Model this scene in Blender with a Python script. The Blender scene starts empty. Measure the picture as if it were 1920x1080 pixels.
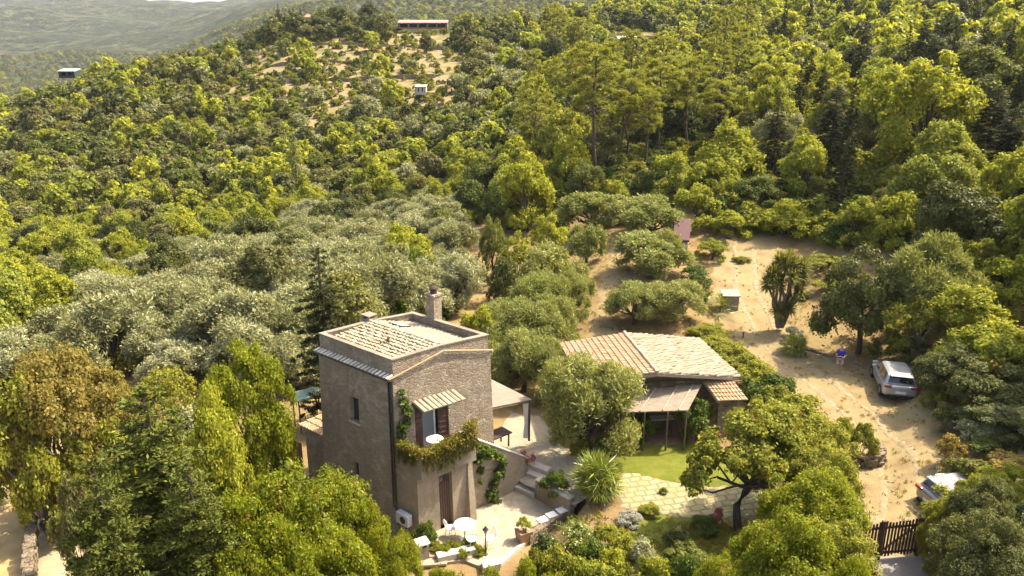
import bpy, math, random
import numpy as np
from mathutils import Vector, Matrix
R = math.radians
sc = bpy.context.scene
# ---------------------------------------------------------------- camera
CAM_Z = 18.6; PITCH = 17.45; F = 1400.0
cam_d = bpy.data.cameras.new('camera'); cam = bpy.data.objects.new('camera', cam_d)
sc.collection.objects.link(cam); sc.camera = cam
cam.location = (0, 0, CAM_Z); cam.rotation_euler = (R(90-PITCH), 0, 0)
cam_d.sensor_width = 36.0; cam_d.lens = 36.0*F/1920.0
cam_d.clip_start = 0.5; cam_d.clip_end = 12000
# ---------------------------------------------------------------- sky + sun
SUN_EL = 54.0
sx, sy = 0.93, 0.367                      # horizontal direction towards the sun
SUN_AZ = math.atan2(sx, sy)              # measured from +Y clockwise
w = bpy.data.worlds.new("World"); sc.world = w; w.use_nodes = True
nt = w.node_tree; nt.nodes.clear()
o_ = nt.nodes.new('ShaderNodeOutputWorld'); b_ = nt.nodes.new('ShaderNodeBackground'); s_ = nt.nodes.new('ShaderNodeTexSky')
s_.sky_type = 'NISHITA'; s_.sun_disc = False; s_.sun_elevation = R(SUN_EL); s_.sun_rotation = SUN_AZ
s_.air_density = 1.0; s_.dust_density = 5.0; s_.ozone_density = 0.3
nt.links.new(s_.outputs[0], b_.inputs[0]); nt.links.new(b_.outputs[0], o_.inputs[0]); b_.inputs[1].default_value = 0.15
sd = bpy.data.lights.new('sun', 'SUN'); so = bpy.data.objects.new('sun', sd); sc.collection.objects.link(so)
sd.energy = 4.0; sd.angle = R(0.5); sd.color = (1.0, 0.90, 0.73)
ce = math.cos(R(SUN_EL)); tosun = Vector((sx*ce, sy*ce, math.sin(R(SUN_EL))*math.hypot(sx, sy))).normalized()
so.rotation_euler = tosun.to_track_quat('Z', 'Y').to_euler(); so.location = (60, 40, 90)
sc.view_settings.view_transform = 'Standard'; sc.view_settings.look = 'None'
sc.view_settings.exposure = 1.50; sc.view_settings.gamma = 1.0
sc.render.engine = 'CYCLES'
sc.cycles.max_bounces = 6; sc.cycles.diffuse_bounces = 3; sc.cycles.glossy_bounces = 2
sc.cycles.transmission_bounces = 3; sc.cycles.transparent_max_bounces = 6; sc.cycles.volume_bounces = 0
# ---------------------------------------------------------------- helpers
SP, CP = math.sin(R(PITCH)), math.cos(R(PITCH))
def ray(px, py):
    u = (px-960)/F; v = (py-540)/F
    return u, CP - v*SP, -(SP + v*CP)
def at(px, py, z=0.0):                     # point of the photograph's ray at height z
    a, b, c = ray(px, py); t = (z-CAM_Z)/c
    return Vector((a*t, b*t, z))
def atY(px, py, Y):                        # same ray at forward distance Y
    a, b, c = ray(px, py); t = Y/b
    return Vector((a*t, Y, CAM_Z + c*t))
def proj(X, Y, Z):
    z = Z-CAM_Z
    d = Y*CP - z*SP; up = Y*SP + z*CP
    return 960 + F*X/d, 540 - F*up/d
# terrain table: rows = forward distance, columns = photo columns
PXC = np.array([-500, 0, 300, 600, 900, 1200, 1500, 1650, 1745, 1830, 2400], float)
UC = (PXC-960)/F
TY = np.array([0, 15, 25, 35, 45, 60, 80, 100, 130, 160, 200, 240, 300, 400, 600, 1000, 1800, 2600, 4000, 9000], float)
TZ = np.array([
 [-2.5, -2.5, -2.0, -1.5, -1.0, -1.0, -0.5, 0.0, 0.0, 0.0, 1.0],
 [-2.5, -2.5, -2.0, -1.5, -1.0, -1.0, 0.0, 0.0, 0.0, 0.0, 2.0],
 [-2.8, -2.5, -2.0, -1.3, -1.0, 0.0, 0.0, 0.0, 0.0, 0.0, 5.0],
 [-3.5, -3.0, -2.0, -1.1, -0.3, 0.0, 0.0, 0.0, 0.0, 0.7, 8.0],
 [-4.0, -3.0, -2.0, -1.0, 0.0, 0.5, 0.1, 0.5, 0.8, 3.2, 11.0],
 [-6.0, -4.0, -1.5, -0.8, -0.3, 2.6, 2.8, 5.0, 6.5, 8.0, 16.0],
 [-9.0, -6.5, -4.2, -2.2, 0.0, 4.8, 7.5, 10.0, 11.0, 12.0, 20.0],
 [-10.0, -8.5, -6.5, -3.5, 0.5, 7.5, 11.5, 13.5, 14.2, 15.0, 24.0],
 [-8.0, -6.0, -4.0, -1.0, 5.0, 10.5, 15.0, 17.5, 18.8, 20.0, 30.0],
 [-6.0, -2.5, 2.0, 5.0, 9.0, 14.0, 19.0, 23.0, 25.0, 27.0, 38.0],
 [-2.0, 3.5, 10.0, 14.0, 15.0, 19.0, 25.0, 29.0, 32.0, 35.0, 48.0],
 [-6.0, -2.0, 12.0, 24.0, 22.0, 26.0, 32.0, 38.0, 42.0, 46.0, 60.0],
 [-35.0, -35.0, 2.0, 24.0, 24.0, 32.0, 44.0, 50.0, 55.0, 60.0, 80.0],
 [-55.0, -55.0, -12.0, 12.0, 20.0, 36.0, 62.0, 72.0, 78.5, 85.0, 110.0],
 [-60.0, -60.0, -35.0, 10.0, 30.0, 45.0, 90.0, 105.0, 112.5, 120.0, 150.0],
 [-20.0, -20.0, -5.0, 72.0, 96.0, 102.0, 140.0, 160.0, 175.0, 190.0, 230.0],
 [75.0, 85.0, 95.0, 120.0, 185.0, 190.0, 200.0, 230.0, 240.0, 250.0, 300.0],
 [150.0, 169.0, 200.0, 160.0, 190.0, 190.0, 210.0, 230.0, 240.0, 250.0, 300.0],
 [120.0, 140.0, 150.0, 140.0, 160.0, 160.0, 170.0, 190.0, 195.0, 200.0, 200.0],
 [0.0, 0.0, 0.0, 0.0, 0.0, 0.0, 0.0, 0.0, 0.0, 0.0, 0.0]])
rs = np.random.RandomState(7)
_waves = [(rs.uniform(0, 6.28), rs.uniform(0, 6.28), k) for k in (7, 11, 17, 29, 47)]
def _sm(f): return f*f*(3-2*f)
def hgt(X, Y):
    X = np.asarray(X, float); Y = np.asarray(Y, float)
    Yc = np.clip(Y, 0, 8999); u = np.clip(X/np.maximum(Yc, 12.0), UC[0], UC[-1]-1e-6)
    i = np.clip(np.searchsorted(TY, Yc, side='right')-1, 0, len(TY)-2)
    j = np.clip(np.searchsorted(UC, u, side='right')-1, 0, len(UC)-2)
    fy = (Yc-TY[i])/(TY[i+1]-TY[i]); fu = _sm((u-UC[j])/(UC[j+1]-UC[j]))
    z = (TZ[i, j]*(1-fu)+TZ[i, j+1]*fu)*(1-fy) + (TZ[i+1, j]*(1-fu)+TZ[i+1, j+1]*fu)*fy
    amp = np.clip((Y-70)/200.0, 0, 1)
    n = 0
    for a, b, k in _waves:
        n = n + np.sin(X/k+a+0.7*np.sin(Y/(k*1.7)+b))*np.sin(Y/(k*1.15)+b)*k*0.022
    far = np.clip((Y-500)/1500.0, 0, 1)
    n2 = np.sin(X/130.0+1+np.sin(Y/210.0))*np.sin(Y/260.0+X/500.0)*20 + np.sin(X/61.0+Y/90.0)*np.sin(Y/77.0-X/140.0)*13
    return z + n*amp + n2*far
def h1(X, Y): return float(hgt(X, Y))

COL = sc.collection
def tag(o, label=None, cat=None, group=None, kind=None):
    if label: o['label'] = label
    if cat: o['category'] = cat
    if group: o['group'] = group
    if kind: o['kind'] = kind
    return o
def empty(name, loc=(0, 0, 0), rz=0.0):
    o = bpy.data.objects.new(name, None); o.empty_display_size = 0.3
    o.location = loc; o.rotation_euler = (0, 0, rz); COL.objects.link(o); return o
def link(name, me, parent=None):
    o = bpy.data.objects.new(name, me); COL.objects.link(o)
    if parent is not None: o.parent = parent
    return o
def npmesh(name, V, Fq, mats, mi=None, smooth=False):
    """V (n,3); Fq (m,4) or (m,3) int"""
    me = bpy.data.meshes.new(name); V = np.asarray(V, np.float32); Fq = np.asarray(Fq, np.int32)
    k = Fq.shape[1]; m = len(Fq)
    me.vertices.add(len(V)); me.vertices.foreach_set('co', V.ravel())
    me.loops.add(m*k); me.loops.foreach_set('vertex_index', Fq.ravel())
    me.polygons.add(m); me.polygons.foreach_set('loop_start', np.arange(0, m*k, k, dtype=np.int32))
    me.polygons.foreach_set('loop_total', np.full(m, k, np.int32))
    for q in (mats if isinstance(mats, (list, tuple)) else [mats]): me.materials.append(q)
    if mi is not None: me.polygons.foreach_set('material_index', np.asarray(mi, np.int32))
    me.polygons.foreach_set('use_smooth', np.full(m, smooth, bool))
    me.update(calc_edges=True); return me
class MB:
    """collects simple shapes, builds them as ONE mesh object"""
    def __init__(s): s.v = []; s.f = []
    def add(s, V, Fs):
        n = len(s.v); s.v += [tuple(p) for p in V]; s.f += [tuple(i+n for i in q) for q in Fs]
    def box(s, c, d, rz=0.0, tilt=None):
        M = Matrix.Translation(Vector(c)) @ Matrix.Rotation(rz, 4, 'Z')
        if tilt: M = M @ Matrix.Rotation(tilt[0], 4, 'X') @ Matrix.Rotation(tilt[1], 4, 'Y')
        P = [M @ Vector((x*d[0]/2, y*d[1]/2, z*d[2]/2)) for x in (-1, 1) for y in (-1, 1) for z in (-1, 1)]
        s.add(P, [(0,1,3,2),(4,6,7,5),(0,4,5,1),(2,3,7,6),(0,2,6,4),(1,5,7,3)]); return s
    def hexa(s, A, B):                    # A = 4 lower points, B = 4 upper points
        s.add(list(A)+list(B), [(3,2,1,0),(4,5,6,7),(0,1,5,4),(1,2,6,5),(2,3,7,6),(3,0,4,7)]); return s
    def prism(s, P, z0, z1):
        n = len(P); z0f = z0 if callable(z0) else (lambda p: z0); z1f = z1 if callable(z1) else (lambda p: z1)
        V = [(p[0], p[1], z0f(p)) for p in P]+[(p[0], p[1], z1f(p)) for p in P]
        s.add(V, [tuple(range(n-1, -1, -1)), tuple(range(n, 2*n))]+[(i, (i+1) % n, (i+1) % n+n, i+n) for i in range(n)]); return s
    def tube(s, pts, rad, n=8):
        pts = [Vector(p) for p in pts]; rad = rad if isinstance(rad, (list, tuple)) else [rad]*len(pts)
        V = []
        for i, p in enumerate(pts):
            d = (pts[min(i+1, len(pts)-1)]-pts[max(i-1, 0)]).normalized()
            a = d.cross(Vector((0, 0, 1)) if abs(d.z) < .95 else Vector((1, 0, 0))).normalized(); b = d.cross(a)
            for k in range(n):
                t = 2*math.pi*k/n; V.append(p+(a*math.cos(t)+b*math.sin(t))*rad[i])
        Fs = [(i*n+k, i*n+(k+1) % n, (i+1)*n+(k+1) % n, (i+1)*n+k) for i in range(len(pts)-1) for k in range(n)]
        Fs += [tuple(range(n)), tuple(range((len(pts)-1)*n+n-1, (len(pts)-1)*n-1, -1))]
        s.add(V, Fs); return s
    def lathe(s, c, prof, n=16):
        V = [Vector(c)+Vector((r*math.cos(2*math.pi*k/n), r*math.sin(2*math.pi*k/n), z)) for r, z in prof for k in range(n)]
        Fs = [(i*n+k, i*n+(k+1) % n, (i+1)*n+(k+1) % n, (i+1)*n+k) for i in range(len(prof)-1) for k in range(n)]
        Fs += [tuple(range(n-1, -1, -1)), tuple(range((len(prof)-1)*n, len(prof)*n))]
        s.add(V, Fs); return s
    def quad(s, P): s.add(P, [tuple(range(len(P)))]); return s
    def build(s, name, m, parent=None, smooth=False, bevel=0.0):
        me = bpy.data.meshes.new(name); me.from_pydata(s.v, [], s.f); me.materials.append(m); me.validate(); me.update()
        if smooth:
            for p in me.polygons: p.use_smooth = True
        o = link(name, me, parent)
        if bevel:
            b = o.modifiers.new('bevel', 'BEVEL'); b.width = bevel; b.segments = 2; b.limit_method = 'ANGLE'
        return o
# ---------------------------------------------------------------- materials
def newmat(name):
    m = bpy.data.materials.new(name); m.use_nodes = True; n = m.node_tree; n.nodes.clear()
    out = n.nodes.new('ShaderNodeOutputMaterial'); p = n.nodes.new('ShaderNodeBsdfPrincipled')
    n.links.new(p.outputs[0], out.inputs[0]); return m, n, out, p
def ramp(n, fac, cols, pos=None):
    r = n.nodes.new('ShaderNodeValToRGB'); e = r.color_ramp.elements
    pos = pos or [i/(len(cols)-1) for i in range(len(cols))]
    while len(e) < len(cols): e.new(0.5)
    for i, c in enumerate(cols): e[i].position = pos[i]; e[i].color = (*c, 1)
    n.links.new(fac, r.inputs[0]); return r.outputs[0]
def noise(n, scale, detail=4, rough=0.6, coord='Object', dist=0.0, vec=None):
    if vec is None:
        tc = n.nodes.new('ShaderNodeTexCoord'); vec = tc.outputs[coord]
    t = n.nodes.new('ShaderNodeTexNoise'); t.inputs['Scale'].default_value = scale; t.inputs['Detail'].default_value = detail
    t.inputs['Roughness'].default_value = rough; t.inputs['Distortion'].default_value = dist
    n.links.new(vec, t.inputs['Vector']); return t.outputs['Fac']
def math_(n, op, a, b=None, c=None, clamp=False):
    m = n.nodes.new('ShaderNodeMath'); m.operation = op; m.use_clamp = clamp
    for i, x in enumerate((a, b, c)):
        if x is None: continue
        if isinstance(x, (int, float)): m.inputs[i].default_value = x
        else: n.links.new(x, m.inputs[i])
    return m.outputs[0]
def mixc(n, fac, a, b, mode='MIX'):
    m = n.nodes.new('ShaderNodeMix'); m.data_type = 'RGBA'; m.blend_type = mode
    for i, x in ((0, fac), (6, a), (7, b)):
        if isinstance(x, (int, float)): m.inputs[i].default_value = x
        elif isinstance(x, tuple): m.inputs[i].default_value = (*x, 1)
        else: n.links.new(x, m.inputs[i])
    return m.outputs[2]
def bump(n, p, h, strength=0.5, dist=0.05):
    b = n.nodes.new('ShaderNodeBump'); b.inputs['Strength'].default_value = strength; b.inputs['Distance'].default_value = dist
    n.links.new(h, b.inputs['Height']); n.links.new(b.outputs[0], p.inputs['Normal'])
def plain(name, col, rough=0.6, metal=0.0, var=0.15, scale=6.0, bmp=0.15, spec=0.5):
    m, n, o, p = newmat(name); f = noise(n, scale, 5)
    c0 = tuple(x*(1-var) for x in col); c1 = tuple(min(1, x*(1+var)) for x in col)
    n.links.new(ramp(n, f, [c0, c1], [.3, .7]), p.inputs['Base Color'])
    p.inputs['Roughness'].default_value = rough; p.inputs['Metallic'].default_value = metal
    p.inputs['Specular IOR Level'].default_value = spec
    if bmp: bump(n, p, f, bmp, 0.02)
    return m
def leafmat(name, cols, trans=0.3, rough=0.6, spec=0.12, spot=None, spotfrac=0.0, clump=0.0):
    """cols: ramp over per-tree random; islands vary brightness; spot = colour of a few leaves (flowers, pods)"""
    m, n, out, p = newmat(name)
    oi = n.nodes.new('ShaderNodeObjectInfo'); ge = n.nodes.new('ShaderNodeNewGeometry')
    at_ = n.nodes.new('ShaderNodeAttribute'); at_.attribute_name = 'tint'
    r = math_(n, 'FRACT', math_(n, 'ADD', oi.outputs['Random'], at_.outputs['Fac']))
    c = ramp(n, r, cols)
    isl = ge.outputs['Random Per Island']
    hv = n.nodes.new('ShaderNodeHueSaturation'); n.links.new(c, hv.inputs['Color'])
    n.links.new(math_(n, 'MULTIPLY_ADD', isl, 0.75, 0.62), hv.inputs['Value'])
    n.links.new(math_(n, 'MULTIPLY_ADD', isl, -0.022, 0.511), hv.inputs['Hue'])
    c = hv.outputs[0]
    if clump:
        nz = noise(n, 1.1, 2, 0.5); c = mixc(n, math_(n, 'MULTIPLY', nz, clump), c, tuple(x*1.7 for x in cols[-1]))
    if spot:
        nz = noise(n, 1.6, 3, 0.6)
        k = math_(n, 'GREATER_THAN', math_(n, 'MULTIPLY', math_(n, 'FRACT', math_(n, 'MULTIPLY', isl, 37.7)), nz), spotfrac)
        c = mixc(n, k, c, spot)
    n.links.new(c, p.inputs['Base Color']); p.inputs['Roughness'].default_value = rough
    p.inputs['Specular IOR Level'].default_value = spec
    if trans:
        trans = min(.45, trans*1.3)
        t = n.nodes.new('ShaderNodeBsdfTranslucent'); mx = n.nodes.new('ShaderNodeMixShader'); mx.inputs[0].default_value = trans
        c2 = mixc(n, 1.0, c, (1.35, 1.25, 0.55), 'MULTIPLY')
        n.links.new(c2, t.inputs['Color']); n.links.new(p.outputs[0], mx.inputs[1]); n.links.new(t.outputs[0], mx.inputs[2])
        n.links.new(mx.outputs[0], out.inputs[0])
    return m
LM = {
 'oak':   leafmat('oak_leaves', [(.085,.105,.022), (.15,.17,.032), (.19,.185,.05), (.11,.12,.035), (.16,.145,.055), (.13,.16,.03)], .25),
 'dark':  leafmat('dark_evergreen_leaves', [(0.068, 0.077, 0.016), (0.105, 0.112, 0.024)], .18, .55, .2),
 'bright':leafmat('light_green_leaves', [(0.209, 0.233, 0.030), (0.283, 0.300, 0.035), (0.307, 0.316, 0.035), (0.228, 0.255, 0.048)], .35),
 'olive': leafmat('olive_leaves', [(.20,.205,.075), (.30,.30,.15), (.24,.245,.105), (.34,.34,.19), (.215,.215,.085)], .22, .5, .2),
 'olive_green': leafmat('grove_olive_leaves', [(0.207, 0.227, 0.062), (0.251, 0.257, 0.074)], .25, .55, .2),
 'pine':  leafmat('pine_needles', [(0.211, 0.218, 0.034), (0.255, 0.262, 0.035)], .25, .6),
 'conifer': leafmat('cypress_leaves', [(0.026, 0.030, 0.006), (0.039, 0.041, 0.009)], .15, .7, .12),
 'cedar': leafmat('cedar_needles', [(.070, .082, .016), (.095, .108, .02)], .15, .65, .08, clump=.35),
 'rust':  leafmat('rusty_leaves', [(.25,.20,.05), (.21,.20,.045)], .35, spot=(.33,.19,.055), spotfrac=.55),
 'pod':   leafmat('podded_tree_leaves', [(0.166, 0.191, 0.014), (0.202, 0.224, 0.017)], .33, spot=(0.302, 0.086, 0.022), spotfrac=.57, rough=.4),
 'pod2':  leafmat('olive_brown_leaves', [(0.215, 0.226, 0.030), (0.255, 0.262, 0.035)], .3, spot=(0.245, 0.122, 0.036), spotfrac=.50),
 'yellow':leafmat('yellow_green_leaves', [(0.228, 0.233, 0.027), (0.246, 0.253, 0.032)], .35),
 'palm':  leafmat('palm_fronds', [(0.188, 0.219, 0.027), (0.252, 0.264, 0.038)], .15, .35, .6),
 'silver':leafmat('silver_leaves', [(0.230, 0.223, 0.158), (0.274, 0.259, 0.194)], .15, .5),
 'shade': leafmat('climber_leaves', [(0.065, 0.100, 0.011), (0.093, 0.128, 0.013)], .25, .5, .2),
 'hedge': leafmat('hedge_leaves', [(0.162, 0.180, 0.024), (0.251, 0.257, 0.030), (0.162, 0.166, 0.032)], .3, spot=(0.216, 0.144, 0.036), spotfrac=.5),
 'white': leafmat('white_blossom_leaves', [(0.072, 0.094, 0.022), (0.086, 0.108, 0.025)], .25, spot=(.75,.75,.68), spotfrac=.50),
 'grass': leafmat('grass_blades', [(0.177, 0.190, 0.016), (0.161, 0.174, 0.016)], .3),
 'straw': leafmat('dry_grass', [(0.338, 0.238, 0.062), (0.290, 0.222, 0.052)], .2),
 'flower':leafmat('pink_flowers', [(0.396, 0.115, 0.115), (0.432, 0.158, 0.115)], .2, spot=(0.108, 0.144, 0.036), spotfrac=.5),
 'geranium':leafmat('trailing_leaves', [(0.161, 0.158, 0.021), (0.194, 0.166, 0.026)], .3, spot=(0.468, 0.158, 0.072), spotfrac=.55),
 'strand':leafmat('hanging_stems', [(0.105, 0.103, 0.021), (0.137, 0.119, 0.031)], .3),
}
bark = plain('bark', (0.061, 0.045, 0.030), .9, var=.4, scale=9, bmp=.6)
barkpine = plain('pine_bark', (0.086, 0.054, 0.036), .9, var=.4, scale=7, bmp=.6)
barkpale = plain('pale_bark', (0.144, 0.122, 0.094), .9, var=.35, scale=9, bmp=.6)

# ---------------------------------------------------------------- air
def haze_box():
    m = bpy.data.materials.new('haze_air'); m.use_nodes = True; n = m.node_tree; n.nodes.clear()
    o = n.nodes.new('ShaderNodeOutputMaterial'); v = n.nodes.new('ShaderNodeVolumePrincipled')
    v.inputs['Color'].default_value = (.86, .90, 1.0, 1); v.inputs['Density'].default_value = HAZE; v.inputs['Anisotropy'].default_value = .2
    n.links.new(v.outputs[0], o.inputs['Volume'])
    mb = MB(); mb.box((0, 0, 140), (24000, 24000, 700)); q = mb.build('haze', m); tag(q, kind='stuff')
HAZE = 0.00008
# ---------------------------------------------------------------- foliage
rng = np.random.RandomState(11)
def unit(a): return a/np.maximum(np.linalg.norm(a, axis=1, keepdims=True), 1e-9)
def rdir(n, up=0.0):
    d = rng.normal(size=(n, 3)); d = unit(d); d[:, 2] += up; return unit(d)
def leafquads(C, N, A, L, W):
    """diamond leaves: centre C, normal N, long axis A"""
    A = unit(A - N*(A*N).sum(1, keepdims=True)); B = np.cross(N, A)
    L = np.broadcast_to(np.asarray(L, float), (len(C),))[:, None]/2; W = np.broadcast_to(np.asarray(W, float), (len(C),))[:, None]/2
    V = np.stack([C-A*L, C+B*W-A*L*.1, C+A*L, C-B*W-A*L*.1], 1).reshape(-1, 3)
    return V, np.arange(len(C)*4).reshape(-1, 4)
def blob_leaves(blobs, n, size, asp=1.5, mode='tuft', cc=None, shell=(.72, 1.05), flat=1.0, down=-.75, K=13, tight=.30):
    """leaves in tufts over the shells of sub-blobs (x,y,z,r); gaps stay open between the tufts"""
    b = np.array(blobs, float); wgt = b[:, 3]**2; k = rng.choice(len(b), n, p=wgt/wgt.sum())
    TD = rdir(len(b)*K, .25); TR = rng.uniform(.62, 1.12, len(b)*K)*(shell[1]/1.08); c = b[k, :3]; cc = np.array(cc if cc is not None else b[:, :3].mean(0))
    ci = k*K+rng.randint(0, K, n); D = unit(TD[ci]+rng.normal(size=(n, 3))*tight)
    od = unit(c-cc+1e-6); dt = (D*od).sum(1); fl = (dt < -.3); D[fl] = D[fl] - 2*od[fl]*dt[fl][:, None]
    lo = D[:, 2] < down; D[lo, 2] *= -.4; D = unit(D)
    r = b[k, 3]*TR[ci]*rng.uniform(shell[0], 1.06, n)
    stray = rng.uniform(size=n) < .04; r[stray] *= rng.uniform(1.05, 1.35, stray.sum())
    P = c + D*r[:, None]*np.array([1, 1, flat])
    s = size*rng.uniform(.55, 1.35, n)
    if mode == 'tuft':
        N = unit(D*.8 + np.array([0, 0, .25]) + rng.normal(size=(n, 3))*.55); A = rdir(n)
        return leafquads(P, N, A, s*asp**.5, s/asp**.5)
    A = unit(TD[ci]*.7 + D*.5 + rng.normal(size=(n, 3))*.38 + np.array([0, 0, .4])); N = unit(np.cross(A, rng.normal(size=(n, 3))))
    N = unit(N + D*.5 + np.array([0, 0, .2]))
    return leafquads(P, N, A, s*asp**.5, s/asp**.5)
def merge(parts):
    V = []; Q = []; MI = []; o = 0
    for v, q, mi in parts:
        v = np.asarray(v); q = np.asarray(q); V.append(v); Q.append(q+o); MI.append(np.full(len(q), mi)); o += len(v)
    return np.concatenate(V), np.concatenate(Q), np.concatenate(MI)
def tubes(lst, n=6):
    """lst of (points, radii) -> quads"""
    V = []; Q = []; o = 0
    for pts, rad in lst:
        pts = np.asarray(pts, float); m = len(pts)
        for i in range(m):
            d = pts[min(i+1, m-1)]-pts[max(i-1, 0)]; d = d/ (np.linalg.norm(d)+1e-9)
            a = np.cross(d, [0, 0, 1.0] if abs(d[2]) < .95 else [1.0, 0, 0]); a /= np.linalg.norm(a); b = np.cross(d, a)
            t = 2*np.pi*np.arange(n)/n; V.append(pts[i]+rad[i]*(np.cos(t)[:, None]*a+np.sin(t)[:, None]*b))
        for i in range(m-1):
            k = np.arange(n); Q.append(np.stack([o+i*n+k, o+i*n+(k+1) % n, o+(i+1)*n+(k+1) % n, o+(i+1)*n+k], 1))
        o += m*n
    return np.concatenate(V), np.concatenate(Q)
def limb(a, b, r0, r1, k=4, wob=.08):
    a = np.array(a, float); b = np.array(b, float); t = np.linspace(0, 1, k)[:, None]; L = np.linalg.norm(b-a)
    P = a+(b-a)*t + rng.normal(size=(k, 3))*wob*L*(t*(1-t)*4)
    return P, list(np.linspace(r0, r1, k))
def dome_blobs(w, z0, h, nb, r=(.1, .18), low=-.35, irregular=.12, lobes=5):
    """uneven crown of a few big lobes, each carrying sub-blobs; spans width w and heights z0..h"""
    cz = (z0+h)/2; hz = (h-z0)/2; L = []; out = []; ga = math.pi*(3-5**.5); ph = rng.uniform(0, 6.28)
    for i in range(lobes):
        a = ph+i*6.283/max(1, lobes-1)+rng.uniform(-.5, .5); R_ = w*rng.uniform(.20, .29)
        if i == lobes-1: L.append((rng.normal()*.05*w, rng.normal()*.05*w, h-R_*rng.uniform(1.0, 1.15), R_*1.1))
        else: d = max(.05, w/2-R_*rng.uniform(1.0, 1.25)); L.append((d*math.cos(a), d*math.sin(a), z0+(h-z0)*rng.uniform(.38, .66), R_))
    per = max(2, nb//lobes)
    for x, y, z, R_ in L:
        top = min(R_, h-z); bot = min(R_*1.3, z-z0)
        for i in range(per):
            u = 1-(i+.5)/per*(1-low); rr = math.sqrt(max(0, 1-u*u)); a = i*ga+rng.uniform(-.5, .5); br = rng.uniform(*r)*w; q = rng.uniform(1-irregular, 1+irregular)
            k = max(.1, R_-br*.8)*q; kz = (top if u > 0 else bot)*q
            out.append((x+k*rr*math.cos(a), y+k*rr*math.sin(a), z+max(.05, abs(kz)-br*.7)*u, br))
    n = max(3, nb//4)                          # skirt that carries foliage down to the ground side
    for i in range(n):
        a = i*ga*1.7; br = rng.uniform(*r)*w; d = (w*.36)*rng.uniform(.6, 1.05); out.append((d*math.cos(a), d*math.sin(a), z0+br+rng.uniform(0, .2)*(h-z0), br))
    return out, (0, 0, cz-hz*.3)
LODN = {'hi': (1.0, 1.0), 'mid': (.45, 1.35), 'low': (.11, 2.6), 'far': (.035, 4.4)}
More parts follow.
